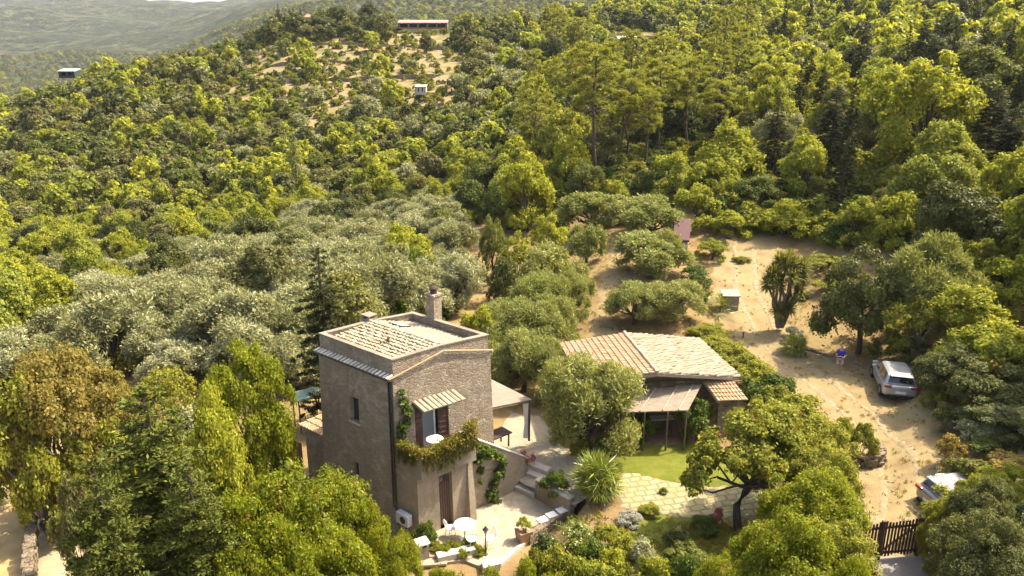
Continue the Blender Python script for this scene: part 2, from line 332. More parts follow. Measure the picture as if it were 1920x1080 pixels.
def gen(kind, lod='mid'):
    """returns dict(trunk=(V,Q), crown=(V,Q), W, H, leaf material, bark material) in metres"""
    f, g = LODN[lod]; tr = []; 
    def nl(n): return int(n*f)
    if kind in ('oak', 'dark', 'bright', 'pod', 'rust', 'pod2', 'yellow'):
        W, H = 6.0, 6.0
        nb = {'oak': 36, 'dark': 36, 'bright': 34, 'pod': 50, 'rust': 40, 'pod2': 50, 'yellow': 26}[kind]
        if lod == 'far': nb = 14
        bl, cc = dome_blobs(W, {'oak': .1, 'dark': .2, 'bright': .1, 'yellow': .05, 'rust': .9, 'pod2': 1.5, 'pod': .9}[kind], H, nb, ((.08, .14) if kind in ('pod', 'pod2', 'rust') else (.09, .16)) if lod != 'far' else (.14, .22), -.35, irregular=.2, lobes=rng.randint(4, 7))
        n, s = {'oak': (26000, .13), 'dark': (28000, .125), 'bright': (23000, .145), 'pod': (52000, .092), 'rust': (20000, .12), 'pod2': (46000, .092), 'yellow': (22000, .13)}[kind]
        V, Q = blob_leaves(bl, nl(n), s*g, 1.7, 'tuft', cc, shell=(.6, 1.1) if kind != 'rust' else (.35, 1.2))
        tr.append(limb((0, 0, -.8), (.1, .05, 1.9), .20, .15))
        for b in bl[::(2 if lod == 'hi' else 4)][:14]: tr.append(limb((.1, .05, 1.5), (b[0]*.85, b[1]*.85, b[2]-.1), .09, .025))
        return dict(t=tubes(tr, 7 if lod == 'hi' else 5), c=(V, Q), W=W, H=H, m=kind, b=bark if kind != 'rust' else barkpale)
    if kind in ('olive', 'olive_green'):
        W, H = 5.4, 4.6
        bl, cc = dome_blobs(W, .45, H, 34 if lod != 'far' else 12, (.09, .16) if lod != 'far' else (.15, .24), -.4, irregular=.25, lobes=rng.randint(4, 7))
        V, Q = blob_leaves(bl, nl(40000), .105*g, 4.5 if lod == 'hi' else 3.2, 'shoot', cc, shell=(.4, 1.25), tight=.38)
        tr.append(limb((0, 0, -.8), (.15, 0, 1.1), .22, .18))
        for b in bl[::3]: tr.append(limb((.15, 0, .9), (b[0]*.9, b[1]*.9, b[2]-.1), .11, .02, 5))
        return dict(t=tubes(tr, 6), c=(V, Q), W=W, H=H, m=kind, b=bark)
    if kind == 'pine':                    # tall bare trunk, layered needle pads in the top half
        W, H = 7.0, 15.0; bl = []
        top = np.array([.35, .2, 14.2]); tr.append(limb((0, 0, -.8), top, .21, .05, 7, .015))
        for i in range(34):
            z = 8.2+6.5*(i/33.0)**.9; r = (3.2*math.sin(math.pi*min(1, (15.6-z)/9.0))**.8+.2)*rng.uniform(.35, 1.0); a = i*2.4+rng.uniform(-.3, .3)
            c = (r*math.cos(a)+.02*z, r*math.sin(a), z); bl.append((*c, rng.uniform(.55, 1.05)))
            tr.append(limb((.024*z, .013*z, z-.7), (c[0], c[1], c[2]-.1), .05, .012, 3))
        for i in range(7):
            z = 4.5+i*.45; a = i*2.1; tr.append(limb((.02*z, .01*z, z), (1.3*math.cos(a), 1.3*math.sin(a), z-.1), .03, .01, 3))
        V, Q = blob_leaves(bl, nl(22000), .14*g, 3.5, 'shoot', (0, 0, 9), shell=(.2, 1.15), flat=.75)
        return dict(t=tubes(tr, 6), c=(V, Q), W=W, H=H, m='pine', b=barkpine)
    if kind in ('conifer', 'cedar'):      # pointed, drooping tiers of needle pads with gaps between
        W, H = 4.6, 11.0; bl = []; ced = kind == 'cedar'
        tr.append(limb((0, 0, -.8), (0, 0, 10.8), .2, .03, 6, .005)); nbr = 110 if ced else 105
        for i in range(nbr):
            t = ((i+.5)/nbr)**.9; z = .4+10.3*t; r = (W/2)*(1-t)**(.62 if ced else .68)*rng.uniform(.55, 1.12)+.12; a = i*2.39996+rng.uniform(-.4, .4)
            dr = (-.05 if ced else -.32)*r
            for tt in ((.35, .65, .92) if r > .8 else (.7,)):
                br = (.40 if ced else .34)*(1.15-.45*tt)*min(1, .45+r*.5); j = rng.normal(size=2)*.1
                bl.append((math.cos(a)*r*tt+j[0], math.sin(a)*r*tt+j[1], z+(.25*tt-.42*tt*tt)*r*(1 if ced else 0)+dr*tt, br))
            if i % 2 == 0: tr.append(limb((0, 0, z-.05), (math.cos(a)*r*.9, math.sin(a)*r*.9, z+dr*.8), .035, .008, 3))
        for k in range(4): bl.append((0, 0, 10.5+k*.12, .16-.03*k))
        V, Q = blob_leaves(bl, nl(60000 if ced else 36000), .088*g, 2.2, 'shoot' if ced else 'tuft', (0, 0, 4.5), shell=(.2, 1.25), flat=.55, down=-.2)
        return dict(t=tubes(tr, 5), c=(V, Q), W=W, H=H, m=kind, b=bark)
    # shrubs: low domes, leaves to the ground
    W, H = 2.4, 2.0
    bl, cc = dome_blobs(W, .0, H, 18, (.12, .2), -.15, irregular=.2, lobes=4)
    mode = 'shoot' if kind in ('silver', 'grass') else 'tuft'
    V, Q = blob_leaves(bl, nl(9000), .085*g, 3.5 if mode == 'shoot' else 1.7, mode, cc, shell=(.55, 1.12))
    for b in bl[::3]: tr.append(limb((0, 0, -.2), (b[0]*.8, b[1]*.8, b[2]), .03, .01, 3))
    return dict(t=tubes(tr, 4), c=(V, Q), W=W, H=H, m=kind, b=bark)
_cache = {}
NVAR = {'hi': 2, 'mid': 3, 'low': 4, 'far': 3}
def proto(kind, lod, var):
    k = (kind, lod, var)
    if k not in _cache:
        d = gen(kind, lod); mat = LM[d['m']]
        if lod in ('low', 'far'):
            V, Q, MI = merge([(d['c'][0], d['c'][1], 0), (d['t'][0], d['t'][1], 1)])
            _cache[k] = (None, npmesh(kind+'_tree_'+lod, V, Q, [mat, d['b']], MI), d)
        else:
            _cache[k] = (npmesh('trunk', d['t'][0], d['t'][1], d['b'], smooth=True), npmesh('crown', d['c'][0], d['c'][1], mat), d)
    return _cache[k]
_cnt = {}
def plant(name, kind, lod, X, Y, wid, hei, label, cat='tree', group=None, mat=None, z=None, crown='crown', stem='trunk', rz=None, lean=(0, 0)):
    c = _cnt.get((kind, lod), 0); _cnt[(kind, lod)] = c+1
    t, cr, d = proto(kind, lod, c % NVAR[lod]); z = h1(X, Y) if z is None else z
    s = wid/d['W']; sz = hei/d['H']; rz = rng.uniform(0, 6.28) if rz is None else rz
    if t is None:
        o = link(name, cr)
    else:
        o = empty(name); link(stem, t, o); q = link(crown, cr, o)
    if mat:
        key = (cr.name, mat)
        if key not in _cache:
            me = cr.copy(); me.materials[0] = LM[mat]; _cache[key] = me
        (o if t is None else q).data = _cache[key]
    o.location = (X, Y, z); o.rotation_euler = (lean[0], lean[1], rz); o.scale = (s, s, sz)
    return tag(o, label, cat, group)
def seen(px, ytop, Y, wid):
    """ground point and height of a plant whose top is at (px, ytop) at forward distance Y"""
    p = atY(px, ytop, Y); g = h1(p.x, Y); return p.x, Y, wid, max(.4, p.z-g)
# ---------------------------------------------------------------- ground
def ground_material():
    m, n, out, p = newmat('dry_ground')
    tc = n.nodes.new('ShaderNodeTexCoord'); vec = tc.outputs['Object']
    sep = n.nodes.new('ShaderNodeSeparateXYZ'); n.links.new(vec, sep.inputs[0])
    f1 = noise(n, .35, 8, .62, vec=vec); f2 = noise(n, 6, 5, .7, vec=vec); f3 = noise(n, .06, 5, .6, vec=vec)
    soil = ramp(n, f1, [(0.151, 0.097, 0.043), (0.223, 0.151, 0.065), (0.274, 0.202, 0.086), (0.202, 0.180, 0.058)], [.3, .46, .58, .7])
    soil = mixc(n, math_(n, 'MULTIPLY', f2, .55), soil, (0.144, 0.094, 0.043))
    field = ramp(n, noise(n, .16, 7, .7, vec=vec), [(.09, .10, .03), (.19, .15, .06), (.27, .19, .10), (.13, .13, .045)], [.38, .47, .56, .64])
    wood = ramp(n, noise(n, .22, 7, .7, vec=vec), [(0.032, 0.040, 0.014), (0.054, 0.065, 0.020), (0.086, 0.094, 0.032)], [.36, .5, .64])
    wood = mixc(n, math_(n, 'MULTIPLY', f3, .5), wood, (0.079, 0.076, 0.036))
    yy = math_(n, 'MULTIPLY_ADD', sep.outputs['Y'], 1/60.0, -70/60.0, clamp=True)
    c = mixc(n, yy, soil, field)
    y2 = math_(n, 'MULTIPLY_ADD', sep.outputs['Y'], 1/120.0, -300/120.0, clamp=True)
    fw = noise(n, .035, 8, .72, vec=vec); fv = noise(n, .006, 5, .6, vec=vec)
    wood2 = ramp(n, fw, [(.012, .018, .008), (.05, .06, .022), (.16, .155, .07)], [.40, .5, .60]); wood2 = mixc(n, ramp(n, fv, [(0, 0, 0), (.6, .6, .6)], [.45, .62]), wood2, (0.036, 0.043, 0.018))
    y3 = math_(n, 'MULTIPLY_ADD', sep.outputs['Y'], 1/500.0, -900/500.0, clamp=True); wood = mixc(n, math_(n, 'MULTIPLY', y3, .75), wood, wood2)
    c = mixc(n, y2, c, wood)
    n.links.new(c, p.inputs['Base Color']); p.inputs['Roughness'].default_value = .95; p.inputs['Specular IOR Level'].default_value = .1
    v = n.nodes.new('ShaderNodeTexVoronoi'); v.inputs['Scale'].default_value = .16; n.links.new(vec, v.inputs['Vector'])
    far = math_(n, 'MULTIPLY', v.outputs['Distance'], y2)
    hgt_ = math_(n, 'ADD', math_(n, 'MULTIPLY', f2, .05), math_(n, 'ADD', math_(n, 'MULTIPLY', far, -4.0), math_(n, 'MULTIPLY', math_(n, 'MULTIPLY', fw, y3), 45.0)))
    b = n.nodes.new('ShaderNodeBump'); b.inputs['Strength'].default_value = .8; b.inputs['Distance'].default_value = 1.0
    n.links.new(hgt_, b.inputs['Height']); n.links.new(b.outputs[0], p.inputs['Normal'])
    return m
th = np.concatenate([np.arange(-62, 62.01, .32), np.arange(66, 297.9, 4.0)])
rr = [0.0]; r = 3.0
while r < 9000: rr.append(r); r *= 1.0125 if r < 700 else 1.03
rr = np.array(rr); TH, RR = np.meshgrid(np.radians(th), rr)
GX = RR*np.sin(TH); GY = RR*np.cos(TH); GZ = hgt(GX, GY)
# the lower courtyard is dug in below its paving
def inpoly(x, y, P):
    x = np.asarray(x, float); y = np.asarray(y, float); c = np.zeros(x.shape, bool); n = len(P)
    for i in range(n):
        x1, y1 = P[i][:2]; x2, y2 = P[(i+1) % n][:2]
        c ^= ((y1 > y) != (y2 > y)) & (x < (x2-x1)*(y-y1)/((y2-y1) if y2 != y1 else 1e-9)+x1)
    return c
PATIO_Z = -0.95
CARVE = [at(*q, PATIO_Z) for q in [(640, 1000), (735, 960), (830, 940), (985, 885), (1012, 905), (1100, 955), (1085, 985), (960, 1075), (900, 1200), (600, 1200)]]
ins = inpoly(GX, GY, CARVE) & (RR < 60)
GZ = np.where(ins, np.minimum(GZ, PATIO_Z-.12), GZ)
nr, nc = TH.shape; k = np.arange(nr*nc).reshape(nr, nc); kk = np.concatenate([k, k[:, :1]], 1)
Q = np.stack([kk[:-1, :-1], kk[:-1, 1:], kk[1:, 1:], kk[1:, :-1]], -1).reshape(-1, 4)
tag(link('ground', npmesh('ground', np.stack([GX, GY, GZ], -1).reshape(-1, 3), Q, ground_material(), smooth=True)), kind='structure')

def drape(name, poly, m, step=.3, off=.03, wob=.12, kind='structure'):
    """a sheet laid over the ground inside a polygon, its edge following the polygon with a slight wobble"""
    P0 = [np.array([p[0], p[1]]) for p in poly]; P = []
    for i in range(len(P0)):
        a, b = P0[i], P0[(i+1) % len(P0)]; k = max(1, int(np.linalg.norm(b-a)/.25))
        for j in range(k):
            q = a+(b-a)*j/k; P.append(q+wob*np.array([math.sin(q[0]*3.1+q[1]*1.7)+.5*math.sin(q[1]*9), math.sin(q[1]*2.9-q[0]*1.3)+.5*math.sin(q[0]*8)])*.6)
    P = np.array(P); x0, y0 = P.min(0)-step; x1, y1 = P.max(0)+step
    X, Y = np.meshgrid(np.arange(x0, x1, step), np.arange(y0, y1, step)); nr, nc = X.shape; k = np.arange(nr*nc).reshape(nr, nc)
    I = inpoly(X, Y, P); Q = np.stack([k[:-1, :-1], k[:-1, 1:], k[1:, 1:], k[1:, :-1]], -1)
    keep = I[:-1, :-1] | I[:-1, 1:] | I[1:, 1:] | I[1:, :-1]; Q = Q[keep]
    u, inv = np.unique(Q.ravel(), return_inverse=True); V = np.stack([X, Y], -1).reshape(-1, 2)[u]; In = I.ravel()[u]
    A = P; B = np.roll(P, -1, 0); D = B-A
    for i in np.where(~In)[0]:
        t = np.clip(((V[i]-A)*D).sum(1)/np.maximum((D*D).sum(1), 1e-9), 0, 1); C_ = A+D*t[:, None]
        V[i] = C_[np.argmin(((C_-V[i])**2).sum(1))]
    Z = hgt(V[:, 0], V[:, 1])+off; Z = np.where(In, Z, Z-off*.9)
    o = link(name, npmesh(name, np.stack([V[:, 0], V[:, 1], Z], -1), inv.reshape(-1, 4), m, smooth=True)); return tag(o, kind=kind)
def sandmat():
    m, n, o, p = newmat('trodden_sand'); f = noise(n, .8, 8, .65); g = noise(n, 9, 5, .7)
    c = ramp(n, f, [(0.202, 0.137, 0.065), (0.274, 0.202, 0.094), (0.310, 0.241, 0.119), (0.245, 0.216, 0.079)], [.32, .46, .58, .72])
    c = mixc(n, math_(n, 'MULTIPLY', g, .55), c, (0.158, 0.112, 0.054)); h = noise(n, 30, 3, .8); c = mixc(n, ramp(n, h, [(0, 0, 0), (.8, .8, .8)], [.55, .72]), c, (0.122, 0.086, 0.040)); n.links.new(c, p.inputs['Base Color'])
    p.inputs['Roughness'].default_value = .95; p.inputs['Specular IOR Level'].default_value = .1; bump(n, p, g, .6, .05); return m
def lawnmat():
    m, n, o, p = newmat('lawn_grass'); f = noise(n, 1.3, 6, .7); g = noise(n, 22, 4, .8)
    c = ramp(n, f, [(0.137, 0.158, 0.022), (0.187, 0.194, 0.029), (0.259, 0.230, 0.050)], [.35, .5, .68])
    c = mixc(n, math_(n, 'MULTIPLY', g, .6), c, (0.101, 0.130, 0.014)); n.links.new(c, p.inputs['Base Color'])
    p.inputs['Roughness'].default_value = .9; p.inputs['Specular IOR Level'].default_value = .1; bump(n, p, g, 1.0, .08); return m
DRIVE = [at(*q, 0) for q in [(1570, 1100), (1560, 960), (1590, 900), (1560, 860), (1530, 810), (1470, 740), (1400, 670), (1345, 610), (1330, 560), (1335, 510), (1375, 460), (1440, 470), (1455, 520), (1440, 590),
                            (1500, 650), (1600, 715), (1700, 770), (1790, 830), (1830, 880), (1850, 960), (1900, 1100)]]
drape('driveway', DRIVE, sandmat(), .35, .035, .3)
# smooth asphalt-grey lane outside the gate
drape('lane', [at(*q, 0) for q in [(1630, 1046), (1722, 1040), (1800, 1080), (1900, 1200), (1560, 1200)]], plain('worn_grey_lane', (0.216, 0.194, 0.173), .9, var=.12, bmp=.3), .25, .06, .03)
LAWN = [at(*q, 0) for q in [(1150, 830), (1290, 825), (1420, 860), (1430, 912), (1330, 912), (1240, 902), (1165, 885), (1150, 860)]]
drape('lawn', LAWN, lawnmat(), .22, .04, .06)
drape('lower_lawn', [at(*q, 0) for q in [(1205, 962), (1310, 972), (1380, 990), (1330, 1100), (1180, 1100), (1170, 1010), (1150, 970)]], bpy.data.materials['lawn_grass'], .22, .04, .06)
def flagmat():
    """irregular stone flags with grass in the joints, along the curve of the path"""
    m, n, o, p = newmat('stone_flags'); tc = n.nodes.new('ShaderNodeTexCoord')
    mp = n.nodes.new('ShaderNodeMapping'); mp.inputs['Rotation'].default_value = (0, 0, R(-12)); n.links.new(tc.outputs['Object'], mp.inputs[0])
    wz = n.nodes.new('ShaderNodeTexNoise'); wz.inputs['Scale'].default_value = .9; n.links.new(mp.outputs[0], wz.inputs['Vector'])
    vm = n.nodes.new('ShaderNodeVectorMath'); vm.operation = 'MULTIPLY_ADD'; vm.inputs[1].default_value = (.5, .5, 0)
    n.links.new(wz.outputs['Color'], vm.inputs[0]); n.links.new(mp.outputs[0], vm.inputs[2])
    br = n.nodes.new('ShaderNodeTexBrick'); br.inputs['Scale'].default_value = 1.0; br.inputs['Brick Width'].default_value = .50; br.inputs['Row Height'].default_value = .38
    br.inputs['Mortar Size'].default_value = .05; br.inputs['Mortar Smooth'].default_value = .15; br.inputs['Color1'].default_value = (0.266, 0.216, 0.122, 1); br.inputs['Color2'].default_value = (0.310, 0.259, 0.158, 1)
    br.inputs['Mortar'].default_value = (0.137, 0.137, 0.036, 1); n.links.new(vm.outputs[0], br.inputs['Vector'])
    g = noise(n, 5, 6, .7); c = mixc(n, math_(n, 'MULTIPLY', g, .5), br.outputs['Color'], (0.238, 0.187, 0.086))
    g2 = noise(n, .9, 4, .6); c = mixc(n, ramp(n, g2, [(0, 0, 0), (.5, .5, .5)], [.48, .7]), c, (0.216, 0.202, 0.058))
    n.links.new(c, p.inputs['Base Color']); p.inputs['Roughness'].default_value = .9
    bump(n, p, math_(n, 'SUBTRACT', math_(n, 'MULTIPLY', g, .5), br.outputs['Fac']), .5, .03); return m
drape('garden_path', [at(*q, 0) for q in [(1150, 890), (1190, 886), (1245, 902), (1330, 914), (1430, 905), (1450, 950), (1400, 972), (1310, 976), (1220, 965), (1165, 950)]], flagmat(), .2, .05, .05)

# ---------------------------------------------------------------- far wood: GN instances on points (one object, stuff)
def scatter_stuff(name, pts, scl, rot, protos):
    me = bpy.data.meshes.new(name); me.vertices.add(len(pts)); me.vertices.foreach_set('co', np.asarray(pts, np.float32).ravel())
    a = me.attributes.new('scl', 'FLOAT_VECTOR', 'POINT'); a.data.foreach_set('vector', np.asarray(scl, np.float32).ravel())
    a = me.attributes.new('rot', 'FLOAT', 'POINT'); a.data.foreach_set('value', np.asarray(rot, np.float32))
    a = me.attributes.new('pick', 'INT', 'POINT'); a.data.foreach_set('value', rng.randint(0, 999, len(pts)).astype(np.int32))
    o = link(name, me); col = bpy.data.collections.new(name+'_kinds')
    for i, p in enumerate(protos):
        q = bpy.data.objects.new('wood_tree', p); col.objects.link(q)
    g = bpy.data.node_groups.new(name, 'GeometryNodeTree')
    g.interface.new_socket('Geometry', in_out='INPUT', socket_type='NodeSocketGeometry'); g.interface.new_socket('Geometry', in_out='OUTPUT', socket_type='NodeSocketGeometry')
    N = g.nodes; L = g.links; gi = N.new('NodeGroupInput'); go = N.new('NodeGroupOutput'); ip = N.new('GeometryNodeInstanceOnPoints'); ci = N.new('GeometryNodeCollectionInfo')
    ci.inputs['Collection'].default_value = col; ci.inputs['Separate Children'].default_value = True; ci.inputs['Reset Children'].default_value = True
    def at_(nm, ty):
        q = N.new('GeometryNodeInputNamedAttribute'); q.data_type = ty; q.inputs['Name'].default_value = nm; return q.outputs[0]
    cb = N.new('ShaderNodeCombineXYZ'); L.new(at_('rot', 'FLOAT'), cb.inputs['Z'])
    ip.inputs['Pick Instance'].default_value = True
    L.new(gi.outputs[0], ip.inputs['Points']); L.new(ci.outputs[0], ip.inputs['Instance']); L.new(at_('pick', 'INT'), ip.inputs['Instance Index'])
    L.new(cb.outputs[0], ip.inputs['Rotation']); L.new(at_('scl', 'FLOAT_VECTOR'), ip.inputs['Scale']); L.new(ip.outputs[0], go.inputs[0])
    md = o.modifiers.new('trees', 'NODES'); md.node_group = g
    return tag(o, kind='stuff')
# ---------------------------------------------------------------- wild trees on the slopes
LIMX = [-300, 0, 180, 300, 560, 640, 700, 860, 880, 925, 940, 1060, 1065, 1300, 1330, 1400, 1500, 1600, 1690, 1700, 1830, 1850, 1960, 2050, 2700]
LIMY = [ 780, 740, 700, 740, 740, 690, 640, 600, 440, 440, 440, 440, 385, 385, 440, 440, 455, 480, 480, 560, 600, 700, 760, 1000, 1500]
CLEAR = [  # photo outlines of ground left open, share of trees removed
 ([(440, 100), (560, 78), (640, 78), (850, 80), (900, 130), (850, 175), (610, 178), (450, 160)], .93),
 ([(350, 160), (560, 163), (690, 180), (690, 225), (500, 215), (350, 200)], .85),
 ([(700, 175), (860, 165), (860, 235), (690, 240)], .7), ([(425, 225), (500, 180), (700, 200), (660, 260), (420, 270)], .45),
 ([(340, 225), (400, 235), (400, 275), (340, 265)], .8), ([(90, 128), (190, 128), (150, 190), (90, 190)], .95), ([(1130, 285), (1350, 285), (1350, 470), (1130, 470)], .951),
 ([(1620, 45), (1730, 55), (1730, 95), (1600, 90)], .75), ([(1780, 0), (1960, 0), (1960, 40), (1780, 30)], .5),
 ([(725, 28), (860, 28), (860, 90), (725, 90)], 1), ([(1140, 60), (1235, 60), (1235, 135), (1140, 135)], 1), ([(750, 150), (820, 150), (820, 205), (750, 205)], 1),
 ([(560, 22), (610, 22), (610, 50), (560, 50)], 1),
 ([(880, 380), (930, 420), (930, 460), (880, 460)], 1), ([(900, 48), (1000, 48), (1000, 66), (900, 66)], .8)]
MAN = []      # (X, Y, radius) of the trees placed by hand
NAMES = {'oak': ('oak_tree', 'dull green round oak'), 'dark': ('evergreen_tree', 'dark green dense evergreen'), 'bright': ('broadleaf_tree', 'light green loose broadleaf tree'),
         'olive': ('olive_tree', 'silvery grey-green olive tree'), 'olive_green': ('olive_tree', 'grey-green olive tree'), 'pine': ('pine_tree', 'yellow-green bare-trunked pine'), 'yellow': ('bushy_tree', 'yellow-green bushy tree'),
         'pod2': ('mixed_tree', 'olive-brown tree'), 'conifer': ('cypress_tree', 'dark pointed cypress'), 'rust': ('rusty_tree', 'rust-tinted tree'), 'cedar': ('cedar_tree', 'green tiered conifer')}
TODO = []
def choose(px, py, r):
    def pick(t):
        s = 0
        for k_, w_ in t:
            s += w_
            if r < s: return k_
        return t[-1][0]
    if px < 880 and py > np.interp(px, [0, 250, 330, 500, 880], [720, 640, 500, 430, 400]):
        return pick([('olive', .82), ('bright', .05), ('oak', .09), ('dark', .04)])
    if px < 330 and py > 500: return pick([('bright', .35), ('yellow', .2), ('dark', .1), ('olive', .2), ('pod2', .15)])
    if px < 1000 and 110 < py < 290 and px > 560: return pick([('oak', .35), ('olive', .35), ('bright', .22), ('dark', .08)])
    if px < 1000 and py < 110: return pick([('oak', .6), ('dark', .25), ('bright', .15)])
    if px < 1000 and py > 330: return pick([('bright', .40), ('oak', .36), ('pod2', .1), ('olive', .08), ('yellow', .06)])
    if px < 1000: return pick([('oak', .56), ('bright', .22), ('pod2', .09), ('olive', .07), ('dark', .06)])
    if px < 1420: return pick([('bright', .50), ('oak', .22), ('pine', .08), ('dark', .08), ('pod2', .04), ('yellow', .08)] if py > 120 else [('bright', .4), ('oak', .4), ('dark', .12), ('olive', .08)])
    return pick([('bright', .54), ('oak', .14), ('dark', .12), ('yellow', .08), ('olive', .06), ('conifer', .06)] if py > 60 else [('bright', .4), ('oak', .4), ('dark', .2)])
WOODW = {'oak': (3.2, 7.6), 'dark': (3.4, 7.4), 'bright': (3.2, 7.4), 'olive': (4.2, 6.6), 'pine': (5, 7.0), 'yellow': (3, 4.6), 'pod2': (4, 6), 'conifer': (2.6, 3.8)}
def wild():
    Y = 22.0; row = 0; far = []
    lim_far = 330
    while Y < lim_far:
        s = 3.3 if Y < 110 else 3.7 if Y < 180 else 4.5
        for X in np.arange(-.84*Y-14, 1.05*Y+14, s):
            x = X+rng.uniform(-.42, .42)*s + (row % 2)*s/2; y = Y+rng.uniform(-.42, .42)*s
            z = h1(x, y); px, py = proj(x, y, z); r1, r2, r3 = rng.uniform(size=3)
            if px < -90 or px > 2420 or (px > 2010 and Y > 140): continue
            if py > np.interp(px, LIMX, LIMY): continue
            if any(r2 < pr and bool(inpoly(np.array([px]), np.array([py]), P)[0]) for P, pr in CLEAR): continue
            kd = choose(px, py, r1)
            a, b = WOODW[kd]; w_ = rng.uniform(a, b); 
            if any((x-q[0])**2+(y-q[1])**2 < (q[2]+w_*.28)**2 for q in MAN): continue
            hh = w_*{'pine': 1.9, 'conifer': 2.9, 'bright': 1.12, 'dark': 1.05, 'oak': .92, 'olive': .8, 'yellow': .85, 'pod2': .9}[kd]*rng.uniform(.85, 1.15)
            if px < 900 and 60 < Y < 170 and kd not in ('pine',): w_ *= .78; hh *= .74
            far.append((x, y, z, px, py, kd, w_, hh))
        Y += s*.87; row += 1
    far.sort(key=lambda q: q[1]); n = {}; ind = []; rest = []
    for q in far:
        nm = NAMES[q[5]][0]; n[nm] = n.get(nm, 0)+1
        (ind if n[nm] <= 250 and q[1] < 190 else rest).append(q)
    H_ = ["photo's left edge", 'left part', 'left of centre', 'middle', 'right of centre', 'right part', "photo's right edge"]
    SH = {'oak': 'dull round oak', 'dark': 'dense dark evergreen', 'bright': 'light green broadleaf tree', 'olive': 'silvery olive', 'pine': 'bare-trunked pine', 'yellow': 'yellow-green bush tree', 'pod2': 'olive-brown tree', 'conifer': 'dark pointed cypress'}
    OR = lambda k: str(k)+('th' if 10 < k % 100 < 14 else {1: 'st', 2: 'nd', 3: 'rd'}.get(k % 10, 'th'))
    reg = {}
    for i, q in enumerate(ind):
        hx = H_[int(min(6, max(0, q[3]//275)))]
        vy = 'high slope' if q[4] < 150 else 'upper slope' if q[4] < 220 else 'middle slope' if q[4] < 300 else 'lower slope' if q[4] < 370 else 'valley foot' if q[4] < 450 else 'wood beside garden'
        sz = 'small' if q[6] < sum(WOODW[q[5]])/2*.9 else 'large'
        reg.setdefault((sz, q[5], hx, vy), []).append(i)
    lab = {}
    for (sz, kd, hx, vy), L in reg.items():
        L.sort(key=lambda i: ind[i][3])
        for j, i in enumerate(L):
            o_ = 'only' if len(L) == 1 else 'leftmost' if j == 0 else 'rightmost' if j == len(L)-1 else OR(j+1)+' from left,'
            lab[i] = ('%s %s %s on %s, %s' % (o_, sz, SH[kd], vy, hx), '%s %ss on %s' % (sz, SH[kd], vy))
    for i, q in enumerate(ind):
        lod = 'mid' if q[1] < 105 else 'low'
        l, g = lab[i]
        plant(NAMES[q[5]][0], q[5], lod, q[0], q[1], q[6], q[7], l, 'tree', g, z=q[2]-.15)
    groups = {}
    for q in rest: groups.setdefault('conifer' if q[5] == 'conifer' else 'pine' if q[5] == 'pine' else q[5], []).append(q)
    for kd, L in groups.items():
        pr = [proto(kd, 'low' if kd in ('pine', 'conifer') else 'far', v)[1] for v in range(3)]; d = proto(kd, 'low' if kd in ('pine', 'conifer') else 'far', 0)[2]
        scatter_stuff('distant_'+NAMES[kd][0]+'_wood' if kd != 'x' else '', [(q[0], q[1], q[2]-.15) for q in L], [(q[6]/d['W'], q[6]/d['W'], q[7]/d['H']) for q in L], rng.uniform(0, 6.28, len(L)), pr)
    print('wild individuals', len(ind), 'rest', len(rest), {k_: v for k_, v in n.items()})
    # crowns on the hills behind
    pts = []; sc_ = []
    for i in range(15000):
        y = 330+900*rng.uniform()**1.3; x = rng.uniform(-.75, .75)*y; z = h1(x, y); px, py = proj(x, y, z)
        if py < -25 or px < -50 or px > 1970: continue
        s = rng.uniform(.8, 1.4); pts.append((x, y, z-.5)); sc_.append((s, s, s*.8))
    scatter_stuff('far_hillside_wood', pts, sc_, rng.uniform(0, 6.28, len(pts)), [proto('oak', 'far', v)[1] for v in range(3)]+[proto('bright', 'far', 0)[1]])
    # low undergrowth that closes the gaps
    pts = []; sc_ = []
    for i in range(26000):
        y = 46+210*rng.uniform()**.8; x = rng.uniform(-.82, .82)*y; z = h1(x, y); px, py = proj(x, y, z)
        if px < -60 or px > 1980 or py > np.interp(px, LIMX, LIMY)-4: continue
        c = [pr for P, pr in CLEAR if bool(inpoly(np.array([px]), np.array([py]), P)[0])]
        if c and c[0] != .951 and rng.uniform() < c[0]*.8: continue
        s = rng.uniform(.5, 1.25)*(1.0 if px > 900 or py < 300 else .9); pts.append((x, y, z-.1)); sc_.append((s, s, s*rng.uniform(.6, 1.1)))
    scatter_stuff('undergrowth', pts, sc_, rng.uniform(0, 6.28, len(pts)), [proto('hedge', 'low', v)[1] for v in range(3)]+[proto('shade', 'low', 0)[1]])
    print('undergrowth', len(pts))
